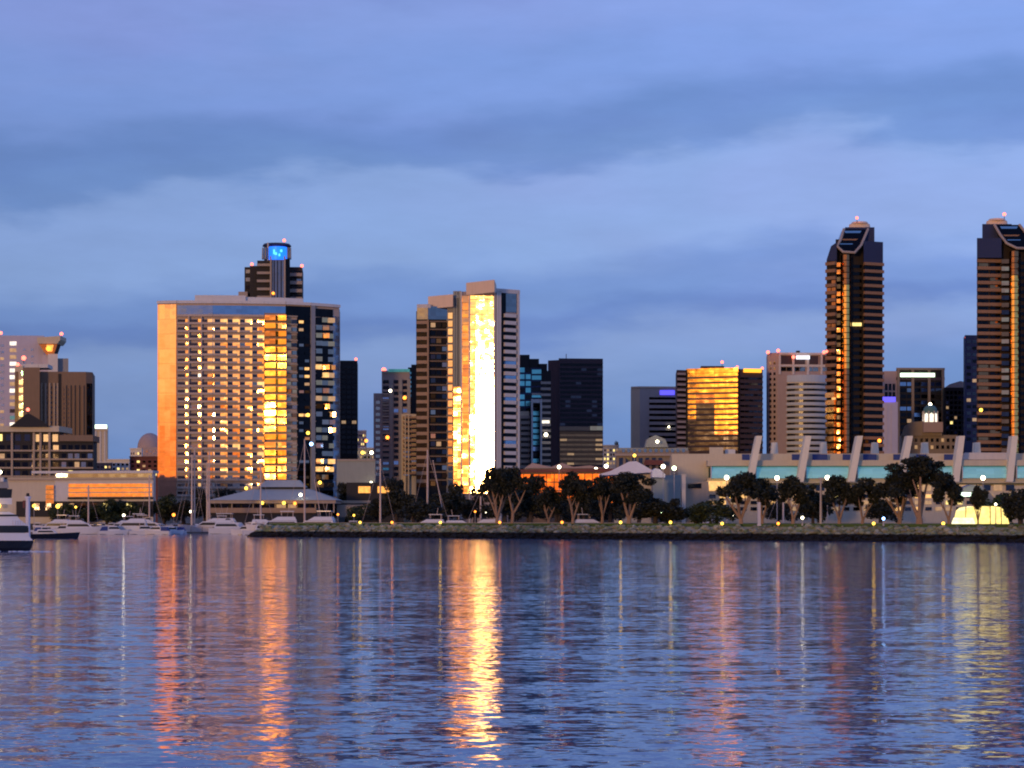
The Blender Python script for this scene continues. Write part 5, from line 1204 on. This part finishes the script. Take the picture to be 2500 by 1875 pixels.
# pale leaning spars
for x0, y0, x1, y1, Y, lb in [(768, 1172, 788, 1264, 724, 'thin leaning spar right of the tallest mast'), (1057, 1125, 1079, 1208, 706, 'thin leaning spar right of the thick mast before the dark tower'), (500, 1180, 514, 1240, 765, 'short leaning spar between the hotel masts')]:
    m = MB('mast_paint'); m.tube([(X(x0, Y), Y, Z(y0, Y)), (X(x1, Y), Y, max(0.2, Z(y1 + 30, Y)))], .14, None, 6, .18); m.tube([(X(x0, Y) - .3, Y, Z(y0, Y)), (X(x0, Y) + .3, Y, Z(y0, Y) + .1)], .1, None, 4)
    tag(m.build('spar'), lb, 'spar')
# floating docks
for x0, x1, Y, lb in [(60, 400, 738, 'low floating dock in front of the small boats'), (395, 640, 748, 'low floating dock behind the long white yacht')]:
    root = thing('floating_dock', lb, 'dock', (X((x0 + x1) / 2, Y), Y, 0))
    MB('wood_dock').box(X(x0, Y), X(x1, Y), Y, Y + 3, .25, .75).build('deck', root)
    for i in range(9):
        xx = X(x0 + (x1 - x0) * (i + .5) / 9, Y); MB('slab_concrete').cyl((xx, Y + 3.3), .22, .22, -1, 2.6, 8).build('piling', root)
MB('navy').box(X(0, 700) - 20, X(120, 700), 700, 704, -.3, .9)
# channel marker
root = thing('channel_marker', 'white cylindrical marker with a dark lantern, behind the bow of the motor cruiser', 'marker', (X(68, 420), 420, 0))
x = X(68, 420)
MB('tent_white').cyl((x, 420), .52, .44, 0, Z(1216, 420), 16).build('tower', root); MB('tent_white').cyl((x, 420), .62, .62, Z(1217, 420), Z(1212, 420), 16).build('gallery', root); MB('dark_wall').cyl((x, 420), .38, .3, Z(1212, 420), Z(1204, 420), 10).build('lantern', root)
MB('red_brick').box(x - .95, x - .5, 419.6, 420.4, Z(1240, 420), Z(1222, 420)).build('day_board', root)
# near motor cruiser entering at the left edge
Y = 333.0
root = thing('motor_cruiser', 'large white and navy motor cruiser entering at the left picture edge', 'boat', (X(20, Y), Y, 0))
def loft(prof, mat, y_in=0.0):
    """prof: list of (px_end, row, half width) rings from low to high, bow at px_end"""
    m = MB(mat); rings = []; N = 14; x_st = X(-330, Y)
    for (pe, row, hw) in prof:
        z = Z(row, Y); xe = X(pe, Y); r = []
        for i in range(N + 1):
            u = i / N; xx = x_st + (xe - x_st) * u; w_ = hw * (1 - max(0, (u - .5) / .5) ** 2.4)
            r.append((xx, w_, z))
        rings.append([(a, Y - w_, z) for a, w_, z in r] + [(a, Y + w_, z) for a, w_, z in reversed(r)])
    n = len(rings[0]); vs = [p for r in rings for p in r]; fs = [tuple(reversed(range(n))), tuple(range((len(rings) - 1) * n, len(rings) * n))]
    for j in range(len(rings) - 1):
        for i in range(n): fs.append((j * n + i, j * n + (i + 1) % n, (j + 1) * n + (i + 1) % n, (j + 1) * n + i))
    m.add(vs, fs); return m
loft([(66, 1352, 1.4), (77, 1338, 1.9), (82, 1320, 2.1)], 'navy').build('hull', root)
loft([(80, 1319.5, 2.12), (72, 1310, 2.15), (66, 1301, 2.15)], 'gelcoat').build('topside', root)
loft([(70, 1300.5, 2.05), (70, 1290, 2.03), (68, 1283.5, 2.0)], 'boat_glass').build('side_window', root)
loft([(74, 1283, 2.0), (60, 1277, 1.95), (48, 1268, 1.8), (40, 1257, 1.6), (22, 1249, 1.4)], 'gelcoat').build('foredeck', root)
loft([(45, 1260.5, 1.86), (42, 1256, 1.75)], 'boat_glass').build('windshield', root)
loft([(28, 1248.5, 1.3), (26, 1232, 1.3)], 'cream_wall').build('bridge', root)
loft([(29, 1231.5, 1.5), (29, 1216, 1.5)], 'gelcoat').build('bridge_panel', root)
loft([(28, 1215.5, 1.4), (30, 1194, 1.3)], 'boat_glass').build('bridge_window', root)
loft([(22, 1191.5, 1.3), (18, 1170, 1.1)], 'grey_wall').build('funnel', root)
MB('slab_white').box(X(4, Y), X(12, Y), Y - 1.0, Y - .4, Z(1176, Y), Z(1166, Y)).build('radar', root)
MB('lamp_yellow').ball((X(3, Y), Y - 1.7, Z(1235, Y)), .38, None, 10, 6).build('deck_lamp', root); MB('lamp_white').ball((X(6, Y), Y - 1.5, Z(1153, Y)), .3, None, 10, 6).build('mast_light', root)
MB('mast_paint').tube([(X(6, Y), Y - 1.5, Z(1168, Y)), (X(6, Y), Y - 1.5, Z(1155, Y))], .08).build('mast', root)
for i in range(7):
    xx = X(36 + i * 5.5, Y); MB('mast_paint').tube([(xx, Y - 1.2 + i * .17, Z(1283 - i * .4, Y)), (xx, Y - 1.2 + i * .17, Z(1270, Y))], .035, None, 4).build('railing_post', root)
# bow wake
m = MB('tent_white'); rr = random.Random(9)
for i in range(70):
    u = rr.random(); xx = X(-60 + 200 * u, 326); yy = rr.uniform(322, 329.5); m.ball((xx, yy, 0.02), rr.uniform(.12, .5), None, 6, 4, .22)
tag(m.build('bow_wave_foam'), None, None, None, 'stuff')
# long low dark boats left
for px, Y2, L, lb in [(118, 560, 16, 'low dark launch right of the near motor cruiser')]:
    r2 = bpy.data.objects.new('launch', None); col.objects.link(r2)
    hull_mesh(L, L * .22, 1.2, 'navy').build('hull', r2); cabin_mesh(-L * .2, L * .15, L * .15, 1.3, 2.5, L * .08, L * .03, 'gelcoat').build('cabin', r2); cabin_mesh(-L * .17, L * .11, L * .155, 1.7, 2.2, L * .04, L * .02, 'boat_glass').build('side_window', r2)
    place(r2, px, Y2, lb, 2)
